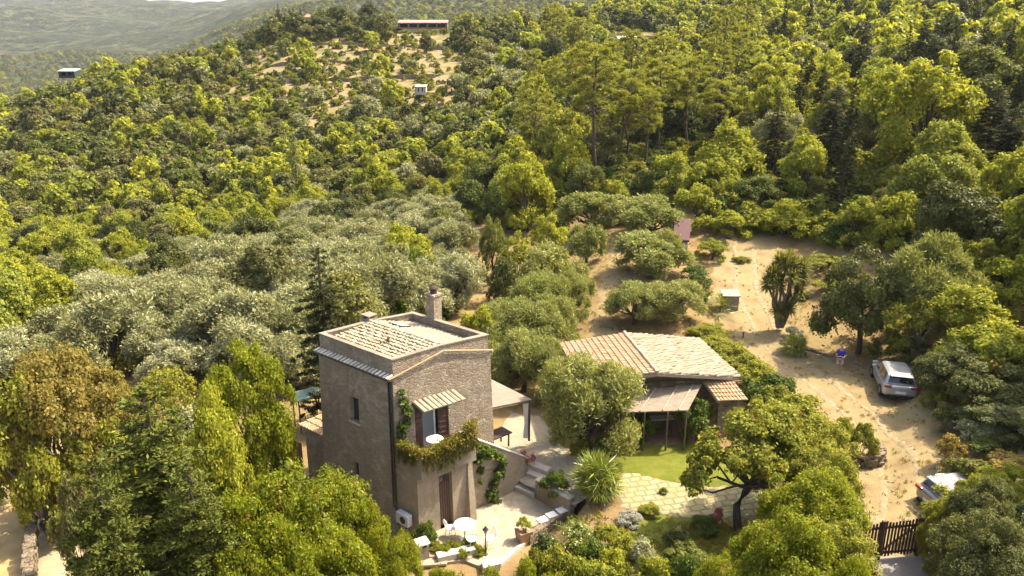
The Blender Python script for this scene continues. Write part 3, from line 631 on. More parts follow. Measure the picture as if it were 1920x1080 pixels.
# ---------------------------------------------------------------- building materials
def stonemat(name, cols, sc_=3.2, bmp=.7, mortar=None, stain=.5):
    m, n, o, p = newmat(name); tc = n.nodes.new('ShaderNodeTexCoord'); vec = tc.outputs['Object']
    wz = n.nodes.new('ShaderNodeTexNoise'); wz.inputs['Scale'].default_value = 2.5; wz.inputs['Detail'].default_value = 4; n.links.new(vec, wz.inputs['Vector'])
    vm = n.nodes.new('ShaderNodeVectorMath'); vm.operation = 'MULTIPLY_ADD'; vm.inputs[1].default_value = (0.252, 0.252, 0.216)
    n.links.new(wz.outputs['Color'], vm.inputs[0]); n.links.new(vec, vm.inputs[2])
    mp = n.nodes.new('ShaderNodeMapping'); mp.inputs['Scale'].default_value = (1, 1, 1.9); n.links.new(vm.outputs[0], mp.inputs[0])
    v = n.nodes.new('ShaderNodeTexVoronoi'); v.inputs['Scale'].default_value = sc_; n.links.new(mp.outputs[0], v.inputs['Vector'])
    ve = n.nodes.new('ShaderNodeTexVoronoi'); ve.feature = 'DISTANCE_TO_EDGE'; ve.inputs['Scale'].default_value = sc_; n.links.new(mp.outputs[0], ve.inputs['Vector'])
    sp = n.nodes.new('ShaderNodeSeparateColor'); n.links.new(v.outputs['Color'], sp.inputs[0])
    c = ramp(n, sp.outputs[0], cols)
    big = noise(n, .5, 7, .65, vec=vec); fine = noise(n, 14, 6, .75, vec=vec)
    c = mixc(n, ramp(n, big, [(0, 0, 0), (stain,)*3], [.42, .66]), c, tuple(x*.55 for x in cols[0]))
    c = mixc(n, math_(n, 'MULTIPLY', fine, .55), c, tuple(x*.6 for x in cols[-1]))
    e = math_(n, 'MULTIPLY', ve.outputs['Distance'], 9.0, clamp=True)
    ms = n.nodes.new('ShaderNodeMapping'); ms.inputs['Scale'].default_value = (1.6, 1.6, .14); n.links.new(vec, ms.inputs[0]); st = noise(n, 1.5, 6, .7, vec=ms.outputs[0])
    c = mixc(n, ramp(n, st, [(0, 0, 0), (.5, .5, .5)], [.52, .68]), c, tuple(x*.5 for x in cols[0]))
    pt = noise(n, 1.3, 4, .6, vec=vec, dist=1.5); c = mixc(n, ramp(n, pt, [(0, 0, 0), (.55, .55, .55)], [.55, .62]), c, tuple(min(1, x*1.12) for x in cols[-2]))
    if mortar: c = mixc(n, math_(n, 'MULTIPLY_ADD', e, -.6, .6), c, mortar)
    n.links.new(c, p.inputs['Base Color']); p.inputs['Roughness'].default_value = .92; p.inputs['Specular IOR Level'].default_value = .2
    bump(n, p, math_(n, 'ADD', math_(n, 'MULTIPLY', e, .8), math_(n, 'ADD', fine, big)), bmp, .045); return m
M_TOWER = stonemat('weathered_stone_wall', [(0.302, 0.234, 0.155), (0.374, 0.295, 0.202), (0.439, 0.360, 0.256), (0.338, 0.266, 0.180)], 4.2, 1.0, (0.360, 0.295, 0.216))
M_RUBBLE = stonemat('rubble_stone_wall', [(0.194, 0.144, 0.094), (0.259, 0.202, 0.130), (0.302, 0.245, 0.166)], 3.0, 1.0, (0.115, 0.086, 0.050))
M_RENDER = stonemat('old_render', [(0.302, 0.238, 0.158), (0.346, 0.281, 0.194)], 6, .3, None, .7)
M_PARAPET = stonemat('parapet_render', [(0.266, 0.220, 0.158), (0.295, 0.245, 0.180)], 7, .3, None, .8)
M_FLOOR = stonemat('pale_stone_floor', [(0.360, 0.302, 0.209), (0.410, 0.346, 0.245)], 1.5, .3, (0.288, 0.230, 0.130), .3)
M_WHITE = plain('white_paint', (.75, .72, .66), .6, var=.08)
M_SLAB = plain('pale_stone_slab', (0.446, 0.389, 0.302), .8, var=.15, bmp=.3)
M_DARKWOOD = plain('dark_brown_wood', (0.061, 0.029, 0.018), .6, var=.35, scale=8)
M_WOOD = plain('weathered_wood', (0.115, 0.079, 0.050), .8, var=.35, scale=9)
M_IRON = plain('dark_iron', (0.022, 0.020, 0.019), .5, var=.2)
M_BLACK = plain('dark_void', (0.009, 0.008, 0.007), .9, var=.2)
def glassmat(name, col, rough=.08):
    m, n, o, p = newmat(name); f = noise(n, 3, 3); n.links.new(ramp(n, f, [tuple(x*.8 for x in col), col]), p.inputs['Base Color'])
    p.inputs['Roughness'].default_value = rough; p.inputs['Specular IOR Level'].default_value = .8; return m
M_GLASS = glassmat('window_glass', (0.036, 0.043, 0.050)); M_CURT = glassmat('glass_over_pale_curtain', (0.187, 0.209, 0.223), .15)
def tilemat(name, cols, dirt=(0.115, 0.086, 0.050), amt=.55):
    m, n, o, p = newmat(name); ge = n.nodes.new('ShaderNodeNewGeometry')
    c = ramp(n, ge.outputs['Random Per Island'], cols); f = noise(n, 5, 6, .75); g = noise(n, .9, 4, .6)
    c = mixc(n, ramp(n, f, [(0, 0, 0), (amt,)*3], [.45, .75]), c, dirt)
    c = mixc(n, ramp(n, g, [(0, 0, 0), (.5, .5, .5)], [.45, .7]), c, tuple(x*.75+.07 for x in cols[1]))
    n.links.new(c, p.inputs['Base Color']); p.inputs['Roughness'].default_value = .9; bump(n, p, f, .4, .02); return m
M_TILE_OLD = tilemat('lichened_roof_tiles', [(0.288, 0.223, 0.130), (0.360, 0.288, 0.180), (0.317, 0.259, 0.166), (0.259, 0.202, 0.122), (0.396, 0.331, 0.230)])
M_TILE_ORANGE = tilemat('orange_roof_tiles', [(0.346, 0.216, 0.108), (0.396, 0.259, 0.137), (0.360, 0.245, 0.137), (0.418, 0.310, 0.187)], (0.216, 0.137, 0.072), .4)
M_TILE_PINK = tilemat('bleached_roof_tiles', [(.27, .20, .12), (.34, .26, .165), (.33, .21, .12), (.38, .31, .21), (.22, .16, .10)], (.15, .10, .055), .75)
def reedmat():
    m, n, o, p = newmat('reed_matting'); tc = n.nodes.new('ShaderNodeTexCoord'); mp = n.nodes.new('ShaderNodeMapping')
    mp.inputs['Scale'].default_value = (2, 26, 2); n.links.new(tc.outputs['Object'], mp.inputs[0]); f = noise(n, 1, 5, .7, vec=mp.outputs[0])
    n.links.new(ramp(n, f, [(0.115, 0.086, 0.058), (0.216, 0.173, 0.122), (0.274, 0.223, 0.166)], [.3, .5, .7]), p.inputs['Base Color'])
    p.inputs['Roughness'].default_value = .9; bump(n, p, f, .8, .03); return m
M_REED = reedmat()
def tiles(mb, O, U, D, nc, nr, rad=None, jit=.012, lift=.035):
    """barrel tiles: columns side by side along U, courses running down D"""
    O, U, D = Vector(O), Vector(U), Vector(D); n = U.cross(D).normalized()
    if n.z < 0: n = -n
    u = U/nc; d = D/nr; cw = u.length; ul = u.normalized(); rad = rad or cw*.5
    for i in range(nc):
        for j in range(nr):
            jx = random.uniform(-jit, jit); jz = random.uniform(-jit, jit)*.6; V = []
            for e, (t, r, up) in enumerate(((0, rad*.86, 0.0), (1.12, rad, lift))):
                c = O+u*(i+.5)+d*(j+t)+ul*jx+n*(up+jz)
                for k in range(5):
                    a = math.pi*k/4; V.append(c+ul*(-math.cos(a)*r)+n*(math.sin(a)*r*.8))
            mb.add(V, [(k, k+1, k+6, k+5) for k in range(4)]+[(5, 6, 7, 8, 9)])
random.seed(5)
def facept(px, py, P0, d):                 # where a photo ray meets the upright plane through P0 along d: (distance along d, height)
    a, b, c = ray(px, py); det = a*(-d.y)-b*(-d.x)
    t = (P0.x*(-d.y)-P0.y*(-d.x))/det; x, y = a*t, b*t
    return (x-P0.x)*d.x+(y-P0.y)*d.y, CAM_Z+c*t
# ---------------------------------------------------------------- the tower house
F0 = at(736, 709, 6.0); L0 = at(597, 655, 6.0); R0 = at(919, 656, 6.05); F0.z = L0.z = R0.z = 0
ex = (R0-F0).normalized(); ey = (L0-F0).normalized(); TA = (R0-F0).length; TB = (L0-F0).length
TC = F0+ex*TA/2+ey*TB/2
def T(a, b, z, bat=.008):
    p = F0+ex*a+ey*b; p = TC+(p-TC)*(1+bat*(6.0-z)); return Vector((p.x, p.y, z))
def tb(mb, a0, a1, b0, b1, z0, z1, bat=.008):
    z0f = z0 if isinstance(z0, (list, tuple)) else (z0,)*4; z1f = z1 if isinstance(z1, (list, tuple)) else (z1,)*4
    P = [(a0, b0), (a1, b0), (a1, b1), (a0, b1)]
    mb.hexa([T(*q, z0f[i], bat) for i, q in enumerate(P)], [T(*q, z1f[i], bat) for i, q in enumerate(P)]); return mb
def panel(mb, along, s0, s1, z0, z1, d0, d1, holes):
    """wall slab with rectangular holes; along 'a' (right face) or 'b' (left face); holes (s0,s1,z0,z1)"""
    S = sorted({s0, s1, *[h[0] for h in holes], *[h[1] for h in holes]}); Z = sorted({z0, z1, *[h[2] for h in holes], *[h[3] for h in holes]})
    for i in range(len(S)-1):
        for j in range(len(Z)-1):
            c, zc = (S[i]+S[i+1])/2, (Z[j]+Z[j+1])/2
            if any(h[0] < c < h[1] and h[2] < zc < h[3] for h in holes): continue
            if along == 'a': tb(mb, S[i], S[i+1], d0, d1, Z[j], Z[j+1])
            else: tb(mb, d0, d1, S[i], S[i+1], Z[j], Z[j+1])
tower = empty('tower_house', (TC.x, TC.y, PATIO_Z)); tag(tower, 'square two-storey stone tower house with tiled roof and overgrown balcony', 'house')
def under(o, root):
    o.parent = root; o.matrix_parent_inverse = Matrix.Translation(-root.location); return o
def part(mb, name, m, root, **k):
    sub = root if root.type == 'EMPTY' else None
    o = mb.build(name, m, None, **k); o.parent = root
    o.matrix_parent_inverse = Matrix.Translation(-root.location) if root.type == 'EMPTY' else Matrix.Identity(4)
    return o
w1, wz1 = facept(659, 787, F0, ey); w2, wz2 = facept(673, 748, F0, ey)
wb0, wb1 = min(w1, w2), max(w1, w2); wz0, wz1 = wz1, wz2
dL, dzt = facept(777, 764, F0, ex); dR, _ = facept(839, 752, F0, ex); BZ = 2.15
u1, uz1 = facept(668, 889, F0, ey); u2, uz2 = facept(676, 868, F0, ey)
holesL = [(wb0, wb1, wz0, wz1), (min(u1, u2), max(u1, u2), min(uz1, uz2), max(uz1, uz2))]
mb = MB(); panel(mb, 'b', 0, TB, -3.2, 6.0, 0, .45, holesL)
panel(mb, 'a', .45, TA, -3.2, 6.0, 0, .45, [(dL, dR, BZ, dzt)])
tb(mb, .45, TA, TB-.45, TB, -3.2, 6.0); tb(mb, TA-.45, TA, .45, TB-.45, -3.2, 6.0)
mb.hexa([T(0, .02, 6.0), T(TA, .02, 6.0), T(TA, .4, 6.0), T(0, .4, 6.0)], [T(TA*.5-.01, .02, 6.6), T(TA*.5+.01, .02, 6.6), T(TA*.5+.01, .4, 6.6), T(TA*.5-.01, .4, 6.6)])
part(mb, 'wall', M_TOWER, tower)
# parapet
PT = 6.74; i0 = .05; th_ = .16; mb = MB(); zg = PT+.07
tb(mb, i0, i0+th_, i0, TB-i0, 5.98, PT)
tb(mb, TA-i0-th_, TA-i0, i0, TB-i0, 5.98, PT)
for b0 in (i0, TB-i0-th_):
    tb(mb, i0+th_, TA/2, b0, b0+th_, 5.98, (PT, zg, zg, PT)); tb(mb, TA/2, TA-i0-th_, b0, b0+th_, 5.98, (zg, PT, PT, zg))
part(mb, 'parapet', M_TOWER, tower)
mb = MB(); e = .035                                            # pale coping
tb(mb, i0-e, i0+th_+e, i0-e, TB-i0+e, PT, PT+.05); tb(mb, TA-i0-th_-e, TA-i0+e, i0-e, TB-i0+e, PT, PT+.05)
for b0 in (i0-e, TB-i0-th_-e):
    tb(mb, i0+th_+e, TA/2, b0, b0+th_+2*e, (PT, zg, zg, PT), (PT+.05, zg+.05, zg+.05, PT+.05)); tb(mb, TA/2, TA-i0-th_-e, b0, b0+th_+2*e, (zg, PT, PT, zg), (zg+.05, PT+.05, PT+.05, zg+.05))
part(mb, 'coping', M_PARAPET, tower)
# roof: two slopes, ridge parallel to the left face
zr, ze, zeR = 6.80, 6.44, 6.28; q0 = i0+th_; mb = MB()
mb.quad([T(q0, q0, ze), T(TA/2, q0, zr), T(TA/2, TB-q0, zr), T(q0, TB-q0, ze)]); mb.quad([T(TA-q0, q0, zeR), T(TA-q0, TB-q0, zeR), T(TA/2, TB-q0, zr), T(TA/2, q0, zr)])
roof = part(mb, 'roof', M_TILE_OLD, tower)
for side in (0, 1):
    ae = q0 if side == 0 else TA-q0
    O = T(TA/2, q0, zr); U = T(TA/2, TB-q0, zr)-O; D = T(ae, q0, ze if side == 0 else zeR)-O; mb = MB(); tiles(mb, O, U, D, 19, 10, lift=.05, jit=.028)
    part(mb, 'roof_slope_tiles', M_TILE_OLD, roof)
mb = MB(); O = T(TA/2-.1, q0, zr+.03); U = T(TA/2-.1, TB-q0, zr+.03)-O
tiles(mb, O, (T(TA/2+.1, q0, zr+.03)-O), U, 1, 13, .11); part(mb, 'ridge_tiles', M_TILE_OLD, roof)
# eaves row on the left face, and thin tile trim up the gable
mb = MB(); O = T(.04, -.05, 6.09); tiles(mb, O, T(.04, TB+.05, 6.09)-O, T(-.2, -.05, 5.99)-O, 22, 1, .075, lift=.02); part(mb, 'eaves_tiles', tilemat('pale_eaves_tiles', [(0.446, 0.389, 0.302), (.70, .62, .50), (0.403, 0.346, 0.259)]), tower)
mb = MB(); tb(mb, -.20, 0, -.08, TB+.08, 5.90, 5.955); part(mb, 'eaves_board', M_WOOD, tower)
mb = MB(); mb.tube([T(-.22, -.06, 5.99), T(TA*.5, -.05, 6.62)], .035, 6); mb.tube([T(TA*.5, -.05, 6.62), T(TA+.1, -.05, 6.03)], .035, 6); mb.tube([T(TA+.05, -.1, 6.0), T(TA+.05, TB+.1, 6.0)], .04, 6)
part(mb, 'gable_trim', M_TILE_ORANGE, tower)
# windows and balcony door
def window(root, along, s0, s1, z0, z1, depth=.2, glass=M_GLASS, name='window', fr=.05, mf=M_DARKWOOD):
    mb = MB(); bx = (lambda a0, a1, b0, b1, c0, c1: tb(mb, a0, a1, b0, b1, c0, c1)) if along == 'a' else (lambda a0, a1, b0, b1, c0, c1: tb(mb, b0, b1, a0, a1, c0, c1))
    bx(s0, s0+fr, depth, depth+.06, z0, z1); bx(s1-fr, s1, depth, depth+.06, z0, z1); bx(s0+fr, s1-fr, depth, depth+.06, z0, z0+fr); bx(s0+fr, s1-fr, depth, depth+.06, z1-fr, z1)
    f = part(mb, name, mf, root); mb = MB()
    if along == 'a': tb(mb, s0+fr, s1-fr, depth+.025, depth+.04, z0+fr, z1-fr)
    else: tb(mb, depth+.025, depth+.04, s0+fr, s1-fr, z0+fr, z1-fr)
    part(mb, 'pane', glass, f); return f
window(tower, 'b', *holesL[0]); window(tower, 'b', *holesL[1], depth=.15)
mb = MB(); tb(mb, -.04, .1, wb0-.06, wb1+.06, wz0-.07, wz0-.002); part(mb, 'window_sill', M_SLAB, tower)
DW = dR-dL
f_ = window(tower, 'a', dL+DW*.24, dL+DW*.70, BZ, dzt, .22, M_CURT, 'balcony_door', .07, M_WHITE)
for s0, s1 in ((dL, dL+DW*.24-.003), (dL+DW*.70+.003, dR)):
    mb = MB(); tb(mb, s0, s1, .06, .11, BZ+.01, dzt-.01)
    for k in range(9): z_ = BZ+.12+(dzt-BZ-.24)*k/8; tb(mb, s0+.05, s1-.05, .035, .0599, z_, z_+.07)
    part(mb, 'shutter', M_DARKWOOD, tower)
mb = MB(); O = T(dL-.12, .0, dzt+.28); tiles(mb, O, T(dR+.32, .0, dzt+.28)-O, T(dL-.12, -.62, dzt+.02)-O, 9, 1, None, .01); part(mb, 'door_hood_tiles', M_TILE_OLD, tower)
mb = MB(); mb.hexa([T(dL-.12, 0, dzt+.17), T(dR+.32, 0, dzt+.17), T(dR+.32, -.58, dzt-.04), T(dL-.12, -.58, dzt-.04)], [T(dL-.12, 0, dzt+.25), T(dR+.32, 0, dzt+.25), T(dR+.32, -.58, dzt+.01), T(dL-.12, -.58, dzt+.01)])
part(mb, 'door_hood_board', M_WOOD, tower)
# balcony on its block
BW, BD, LD = 2.62, 1.45, 1.15; BT = 3.05; mb = MB()
tb(mb, 0, BW, -BD, -.003, BZ-.25, BZ); tb(mb, 0, .2, -BD, -.003, BZ, BT); tb(mb, .2, BW, -BD, -BD+.2, BZ, BT); tb(mb, BW-.2, BW, -BD+.2, -BD+.75, BZ, BT)
part(mb, 'balcony', M_PARAPET, tower)
Fb = T(0, -LD, 0); db_ = (T(1, -LD, 0)-Fb).normalized()
ga, gz1_ = facept(821, 895, Fb, db_); gb, _ = facept(845, 890, Fb, db_)
mb = MB(); panel(mb, 'a', .02, BW-.02, PATIO_Z-1.2, BZ-.25, -LD, -.7, [(ga, gb, PATIO_Z, gz1_)]); tb(mb, .02, .5, -.7, -.003, PATIO_Z-1.2, BZ-.25)
part(mb, 'balcony_block', M_RENDER, tower)
mb = MB(); tb(mb, ga+.02, gb-.02, -LD+.16, -LD+.22, PATIO_Z+.02, gz1_-.01)
for k in range(5): a_ = ga+.04+(gb-ga-.08)*k/5; tb(mb, a_, a_+(gb-ga-.08)/5-.02, -LD+.13, -LD+.1599, PATIO_Z+.04, gz1_-.45)
d_ = part(mb, 'ground_floor_door', M_DARKWOOD, tower); mb = MB()
for k in (0, 1): a_ = ga+.1+k*(gb-ga-.15)/2; tb(mb, a_, a_+(gb-ga-.3)/2, -LD+.14, -LD+.1598, gz1_-.38, gz1_-.1)
part(mb, 'door_pane', M_GLASS, d_)
mb = MB(); mb.hexa([T(BW-.45, -LD-.35, PATIO_Z-.1), T(BW-.12, -LD-.35, PATIO_Z-.1), T(BW-.12, -.72, PATIO_Z-.1), T(BW-.45, -.72, PATIO_Z-.1)], [T(BW-.2, -LD-.02, BZ-.252), T(BW+.02, -LD-.02, BZ-.252), T(BW+.02, -.72, BZ-.252), T(BW-.2, -.72, BZ-.252)])
part(mb, 'buttress', M_RENDER, tower)
mb = MB(); tb(mb, BW+.1, BW+.75, -.06, -.003, PATIO_Z, 1.3); part(mb, 'side_door', M_DARKWOOD, tower)
mb = MB()
for k, b_ in enumerate((.1, .24)):
    mb.tube([T(-.07, b_-.05, 5.9), T(-.07, b_-.05, .4+k*.2), T(-.15, -.15+b_, -.05+k*.2), T(-.1, -.55, -.35+.1*k)], .04, 8)
part(mb, 'downpipe', M_IRON, tower)
mb = MB(); mb.tube([T(-.23, -.1, 5.95), T(-.23, TB+.1, 5.95)], .05, 8); part(mb, 'gutter', M_IRON, tower)
def onroof_p(px, py):
    q = at(px, py, 6.6); return q+(TC-q)*.14
# chimneys, skylight, dish
p = onroof_p(683, 604); az = math.atan2(ey.y, ey.x)
mb = MB(); mb.box((p.x, p.y, 6.5), (.55, .5, .9), az); ch = part(mb, 'chimney', M_PARAPET, tower)
mb = MB()
for dx in (-.2, .2):
    for dy in (-.18, .18): mb.box((p.x+dx*math.cos(az)-dy*math.sin(az), p.y+dx*math.sin(az)+dy*math.cos(az), 6.95), (.1, .1, .2), az)
mb.box((p.x, p.y, 7.08), (.58, .52, .05), az); part(mb, 'chimney_cap', M_PARAPET, ch)
mb = MB(); mb.box((p.x, p.y, 6.93), (.34, .3, .15), az); part(mb, 'flue', M_BLACK, ch)
p = at(815, 611, 6.35); p = TC+(p-TC)*1.0; top = atY(816, 553, p.y).z
mb = MB(); mb.box((p.x, p.y, (6.0+top)/2), (.5, .5, top-6.0), az); mb.box((p.x, p.y, top+.04), (.6, .6, .08), az); ch = part(mb, 'chimney', M_TOWER, tower)
mb = MB(); mb.lathe((p.x, p.y, top+.082), [(.17, 0), (.15, .18), (.2, .2), (.2, .26), (.1, .34)], 10); part(mb, 'chimney_pot', plain('sooty_clay', (0.050, 0.025, 0.018), .9), ch)
def onroof(a, b, up=.0):
    z = zr-(zr-(ze if a < TA/2 else zeR))*abs(a-TA/2)/(TA/2-q0); return T(a, b, z+up)
sa, sb = TA*.60, TB*.66
mb = MB(); mb.hexa([onroof(sa, sb, .1), onroof(sa+.55, sb, .1), onroof(sa+.55, sb+.8, .1), onroof(sa, sb+.8, .1)], [onroof(sa, sb, .17), onroof(sa+.55, sb, .17), onroof(sa+.55, sb+.8, .17), onroof(sa, sb+.8, .17)])
sk = part(mb, 'skylight', M_IRON, tower); mb = MB(); mb.hexa([onroof(sa+.06, sb+.06, .171), onroof(sa+.49, sb+.06, .171), onroof(sa+.49, sb+.74, .171), onroof(sa+.06, sb+.74, .171)], [onroof(sa+.06, sb+.06, .18), onroof(sa+.49, sb+.06, .18), onroof(sa+.49, sb+.74, .18), onroof(sa+.06, sb+.74, .18)])
part(mb, 'skylight_pane', plain('painted_sky_reflection', (.62, .66, .70), .2, var=.05), sk)  # blue-white colour paints the sky's reflection into the pane
p = at(728, 660, 6.25)
dish = empty('satellite_dish', (p.x, p.y, 6.2)); tag(dish, 'small rust-brown satellite dish standing on the tower roof tiles', 'satellite dish')
mb = MB(); c_ = Vector((p.x, p.y, 6.62)); nd = Vector((-.75, -.35, .35)).normalized(); ta = nd.cross(Vector((0, 0, 1))).normalized(); tb_ = nd.cross(ta)
V = [c_-nd*.05]; Fs = []
for ring, (r_, o_) in enumerate(((.14, -.035), (.24, .0), (.30, .05))):
    V += [c_+nd*o_+(ta*math.cos(t*math.pi/8)*.85+tb_*math.sin(t*math.pi/8))*r_ for t in range(16)]
for t in range(16):
    Fs.append((0, 1+t, 1+(t+1) % 16)); Fs += [(1+k*16+t, 1+k*16+(t+1) % 16, 17+k*16+(t+1) % 16, 17+k*16+t) for k in (0, 1)]
mb.add(V, Fs); o = part(mb, 'reflector', plain('rusty_metal', (0.216, 0.101, 0.050), .6), dish); o.modifiers.new('thick', 'SOLIDIFY').thickness = .015
mb = MB(); mb.tube([(p.x, p.y, 6.22), c_-nd*.05], .02, 6); mb.tube([c_-nd*.02-tb_*.25, c_+nd*.32], .012, 5); mb.box(c_+nd*.33, (.06, .06, .06)); part(mb, 'mount', M_IRON, dish)
MAN0 = [(TC.x, TC.y, 5.0), (TC.x-5, TC.y+4, 3.5)]
# ---------------------------------------------------------------- side annex on the left
ax = empty('lean_to_annex', (T(1.2, TB+1, -1.5).x, T(1.2, TB+1, -1.5).y, -1.8)); tag(ax, 'low rendered annex with orange tiled lean-to roof left of the tower', 'outbuilding')
A0 = T(.25, TB+.02, 0); A0.z = 0; az2 = -ex*.25+ey*.97; az2.normalize()
def X_(a, b, z): p = T(0, TB, 0)+ex*a+ey*b; return Vector((p.x, p.y, z))
mb = MB(); zt1 = facept(560, 793, X_(.35, 0, 0), ey)[1]
mb.hexa([X_(.35, .02, -3), X_(3.4, .02, -3), X_(3.4, 1.9, -3), X_(.35, 1.9, -3)], [X_(.35, .02, zt1), X_(3.4, .02, zt1+.5), X_(3.4, 1.9, zt1+.5), X_(.35, 1.9, zt1)]); part(mb, 'wall', M_TOWER, ax)
mb = MB(); mb.hexa([X_(.2, .03, zt1), X_(3.5, .03, zt1+.54), X_(3.5, 2.05, zt1+.54), X_(.2, 2.05, zt1)], [X_(.2, .03, zt1+.06), X_(3.5, .03, zt1+.6), X_(3.5, 2.05, zt1+.6), X_(.2, 2.05, zt1+.06)])
O = X_(3.5, .03, zt1+.62); tiles(mb, O, X_(3.5, 2.05, zt1+.62)-O, X_(.18, .03, zt1+.07)-O, 9, 8); part(mb, 'roof', M_TILE_ORANGE, ax)
s1_, z1_ = facept(545, 820, X_(.35, 0, 0), ey); s0_, z0_ = facept(565, 826, X_(.35, 0, 0), ey)
mb = MB(); mb.hexa([X_(.30, s0_, -2.1), X_(.347, s0_, -2.1), X_(.347, s1_, -2.1), X_(.30, s1_, -2.1)], [X_(.30, s0_, z1_), X_(.347, s0_, z1_), X_(.347, s1_, z1_), X_(.30, s1_, z1_)]); part(mb, 'door', plain('dark_red_door', (0.072, 0.018, 0.014), .6), ax)
g1 = at(578, 768, -.2)
gc = empty('garden_canopy', (g1.x, g1.y, 0)); tag(gc, 'pale green flat canopy behind the left annex roof', 'canopy'); g1.z = 0
mb = MB(); mb.box(g1+Vector((0, 0, .75)), (1.5, 1.2, .06), .6); part(mb, 'sheet', plain('pale_green_sheet', (0.288, 0.374, 0.259), .95, var=.1), gc)
for dx in (-.65, .65):
    for dy in (-.5, .5):
        mb = MB(); q = g1+Vector((dx*math.cos(.6)-dy*math.sin(.6), dx*math.sin(.6)+dy*math.cos(.6), 0)); mb.tube([q+Vector((0, 0, -1.6)), q+Vector((0, 0, .71))], .04, 6); part(mb, 'post', M_WOOD, gc)
# ---------------------------------------------------------------- outside stair to the balcony, garden steps, retaining walls
SW0 = at(884, 957, PATIO_Z); SW1 = at(990, 909, PATIO_Z); SW0.z = SW1.z = 0; sw = (SW1-SW0).normalized(); sn = Vector((-sw.y, sw.x, 0)); SL = (SW1-SW0).length
wz_a = facept(882, 818, SW0, sw)[1]; wz_b = facept(989, 861, SW0, sw)[1]
st = empty('stair_wall', (SW0.x, SW0.y, PATIO_Z)); tag(st, 'sloping rendered stair wall carrying a climber beside the balcony', 'wall')
def S_(s, n_, z): p = SW0+sw*s+sn*n_; return Vector((p.x, p.y, z))
mb = MB(); mb.hexa([S_(-.05, 0, -1.2), S_(SL, 0, -1.2), S_(SL, .22, -1.2), S_(-.05, .22, -1.2)], [S_(-.05, 0, wz_a), S_(SL, 0, wz_b), S_(SL, .22, wz_b), S_(-.05, .22, wz_a)]); part(mb, 'wall', M_RENDER, st)
mb = MB(); mb.hexa([S_(-.08, -.03, wz_a), S_(SL+.03, -.03, wz_b), S_(SL+.03, .25, wz_b), S_(-.08, .25, wz_a)], [S_(-.08, -.03, wz_a+.05), S_(SL+.03, -.03, wz_b+.05), S_(SL+.03, .25, wz_b+.05), S_(-.08, .25, wz_a+.05)]); part(mb, 'coping', M_SLAB, st)
mb = MB()
for k in range(12):
    s_0 = SL*.95*(1-k/12); s_1 = SL*.95*(1-(k+1)/12); z_ = (k+1)*(BZ-.1)/12
    mb.hexa([S_(s_1, .223, -.9), S_(s_0, .223, -.9), S_(s_0, 1.0, -.9), S_(s_1, 1.0, -.9)], [S_(s_1, .223, z_), S_(s_0, .223, z_), S_(s_0, 1.0, z_), S_(s_1, 1.0, z_)])
part(mb, 'stair_flight', M_SLAB, st)
pat = [at(*q, 0) for q in [(770, 1005), (812, 988), (850, 972), (886, 957), (990, 909), (1003, 915), (1068, 955), (1000, 1003), (985, 1012), (934, 1056), (905, 1064), (870, 1050), (790, 1060), (740, 1040)]]
pat = [at(*q, PATIO_Z) for q in [(770, 1005), (812, 988), (850, 972), (886, 957), (990, 909), (1003, 915), (1068, 955), (1000, 1003), (985, 1012), (934, 1056), (905, 1064), (870, 1050), (790, 1060), (740, 1040)]]
mb = MB(); mb.prism(pat, PATIO_Z-.5, PATIO_Z); tag(mb.build('patio', M_FLOOR), kind='structure')
W0 = at(1004, 900, 0.0); W1 = at(1068, 938, 0.0)
rw = empty('retaining_wall', (W0.x, W0.y, PATIO_Z)); tag(rw, 'low stone retaining wall between patio steps and fan palm', 'wall')
d = (W1-W0).normalized(); nn = Vector((-d.y, d.x, 0)); nn = nn if nn.y > 0 else -nn
mb = MB(); mb.hexa([(*(W0+nn*a).xy, -1.2) for a in (0,)]+[(*W1.xy, -1.2), (*(W1+nn*.3).xy, -1.2), (*(W0+nn*.3).xy, -1.2)], [(*W0.xy, 0), (*W1.xy, 0), (*(W1+nn*.3).xy, 0), (*(W0+nn*.3).xy, 0)]); part(mb, 'wall', M_RENDER, rw)
mb = MB(); mb.hexa([(*(W0-nn*.04).xy, 0), (*(W1-nn*.04).xy, 0), (*(W1+nn*.34).xy, 0), (*(W0+nn*.34).xy, 0)], [(*(W0-nn*.04).xy, .06), (*(W1-nn*.04).xy, .06), (*(W1+nn*.34).xy, .06), (*(W0+nn*.34).xy, .06)]); part(mb, 'coping', M_SLAB, rw)
gs = empty('garden_steps', (W0.x-.7, W0.y, PATIO_Z)); tag(gs, 'three pale stone steps climbing from the patio to the terrace', 'steps')
A_ = at(966, 920, PATIO_Z); B_ = at(1001, 935, PATIO_Z); A_.z = B_.z = 0; bb = (B_-A_); up_ = Vector((-bb.y, bb.x, 0)).normalized()
for k in range(4):
    z_ = PATIO_Z+.24*(k+1); mb = MB(); P = [A_+up_*(.34*k), B_+up_*(.34*k), B_+up_*(.34*(k+1)+.05), A_+up_*(.34*(k+1)+.05)]
    mb.prism(P, PATIO_Z-.2, z_-.05-.003*k); mb.prism([P[0]-up_*.03, P[1]-up_*.03, P[2], P[3]], z_-.05, z_-.002*k); part(mb, 'step', M_SLAB, gs)
EW = [at(*q, PATIO_Z) for q in [(1068, 955), (1000, 1003), (985, 1012)]]
ew = empty('patio_edge_wall', (EW[1].x, EW[1].y, PATIO_Z)); tag(ew, 'low stone wall on the patio edge carrying white slabs', 'wall')
mb = MB()
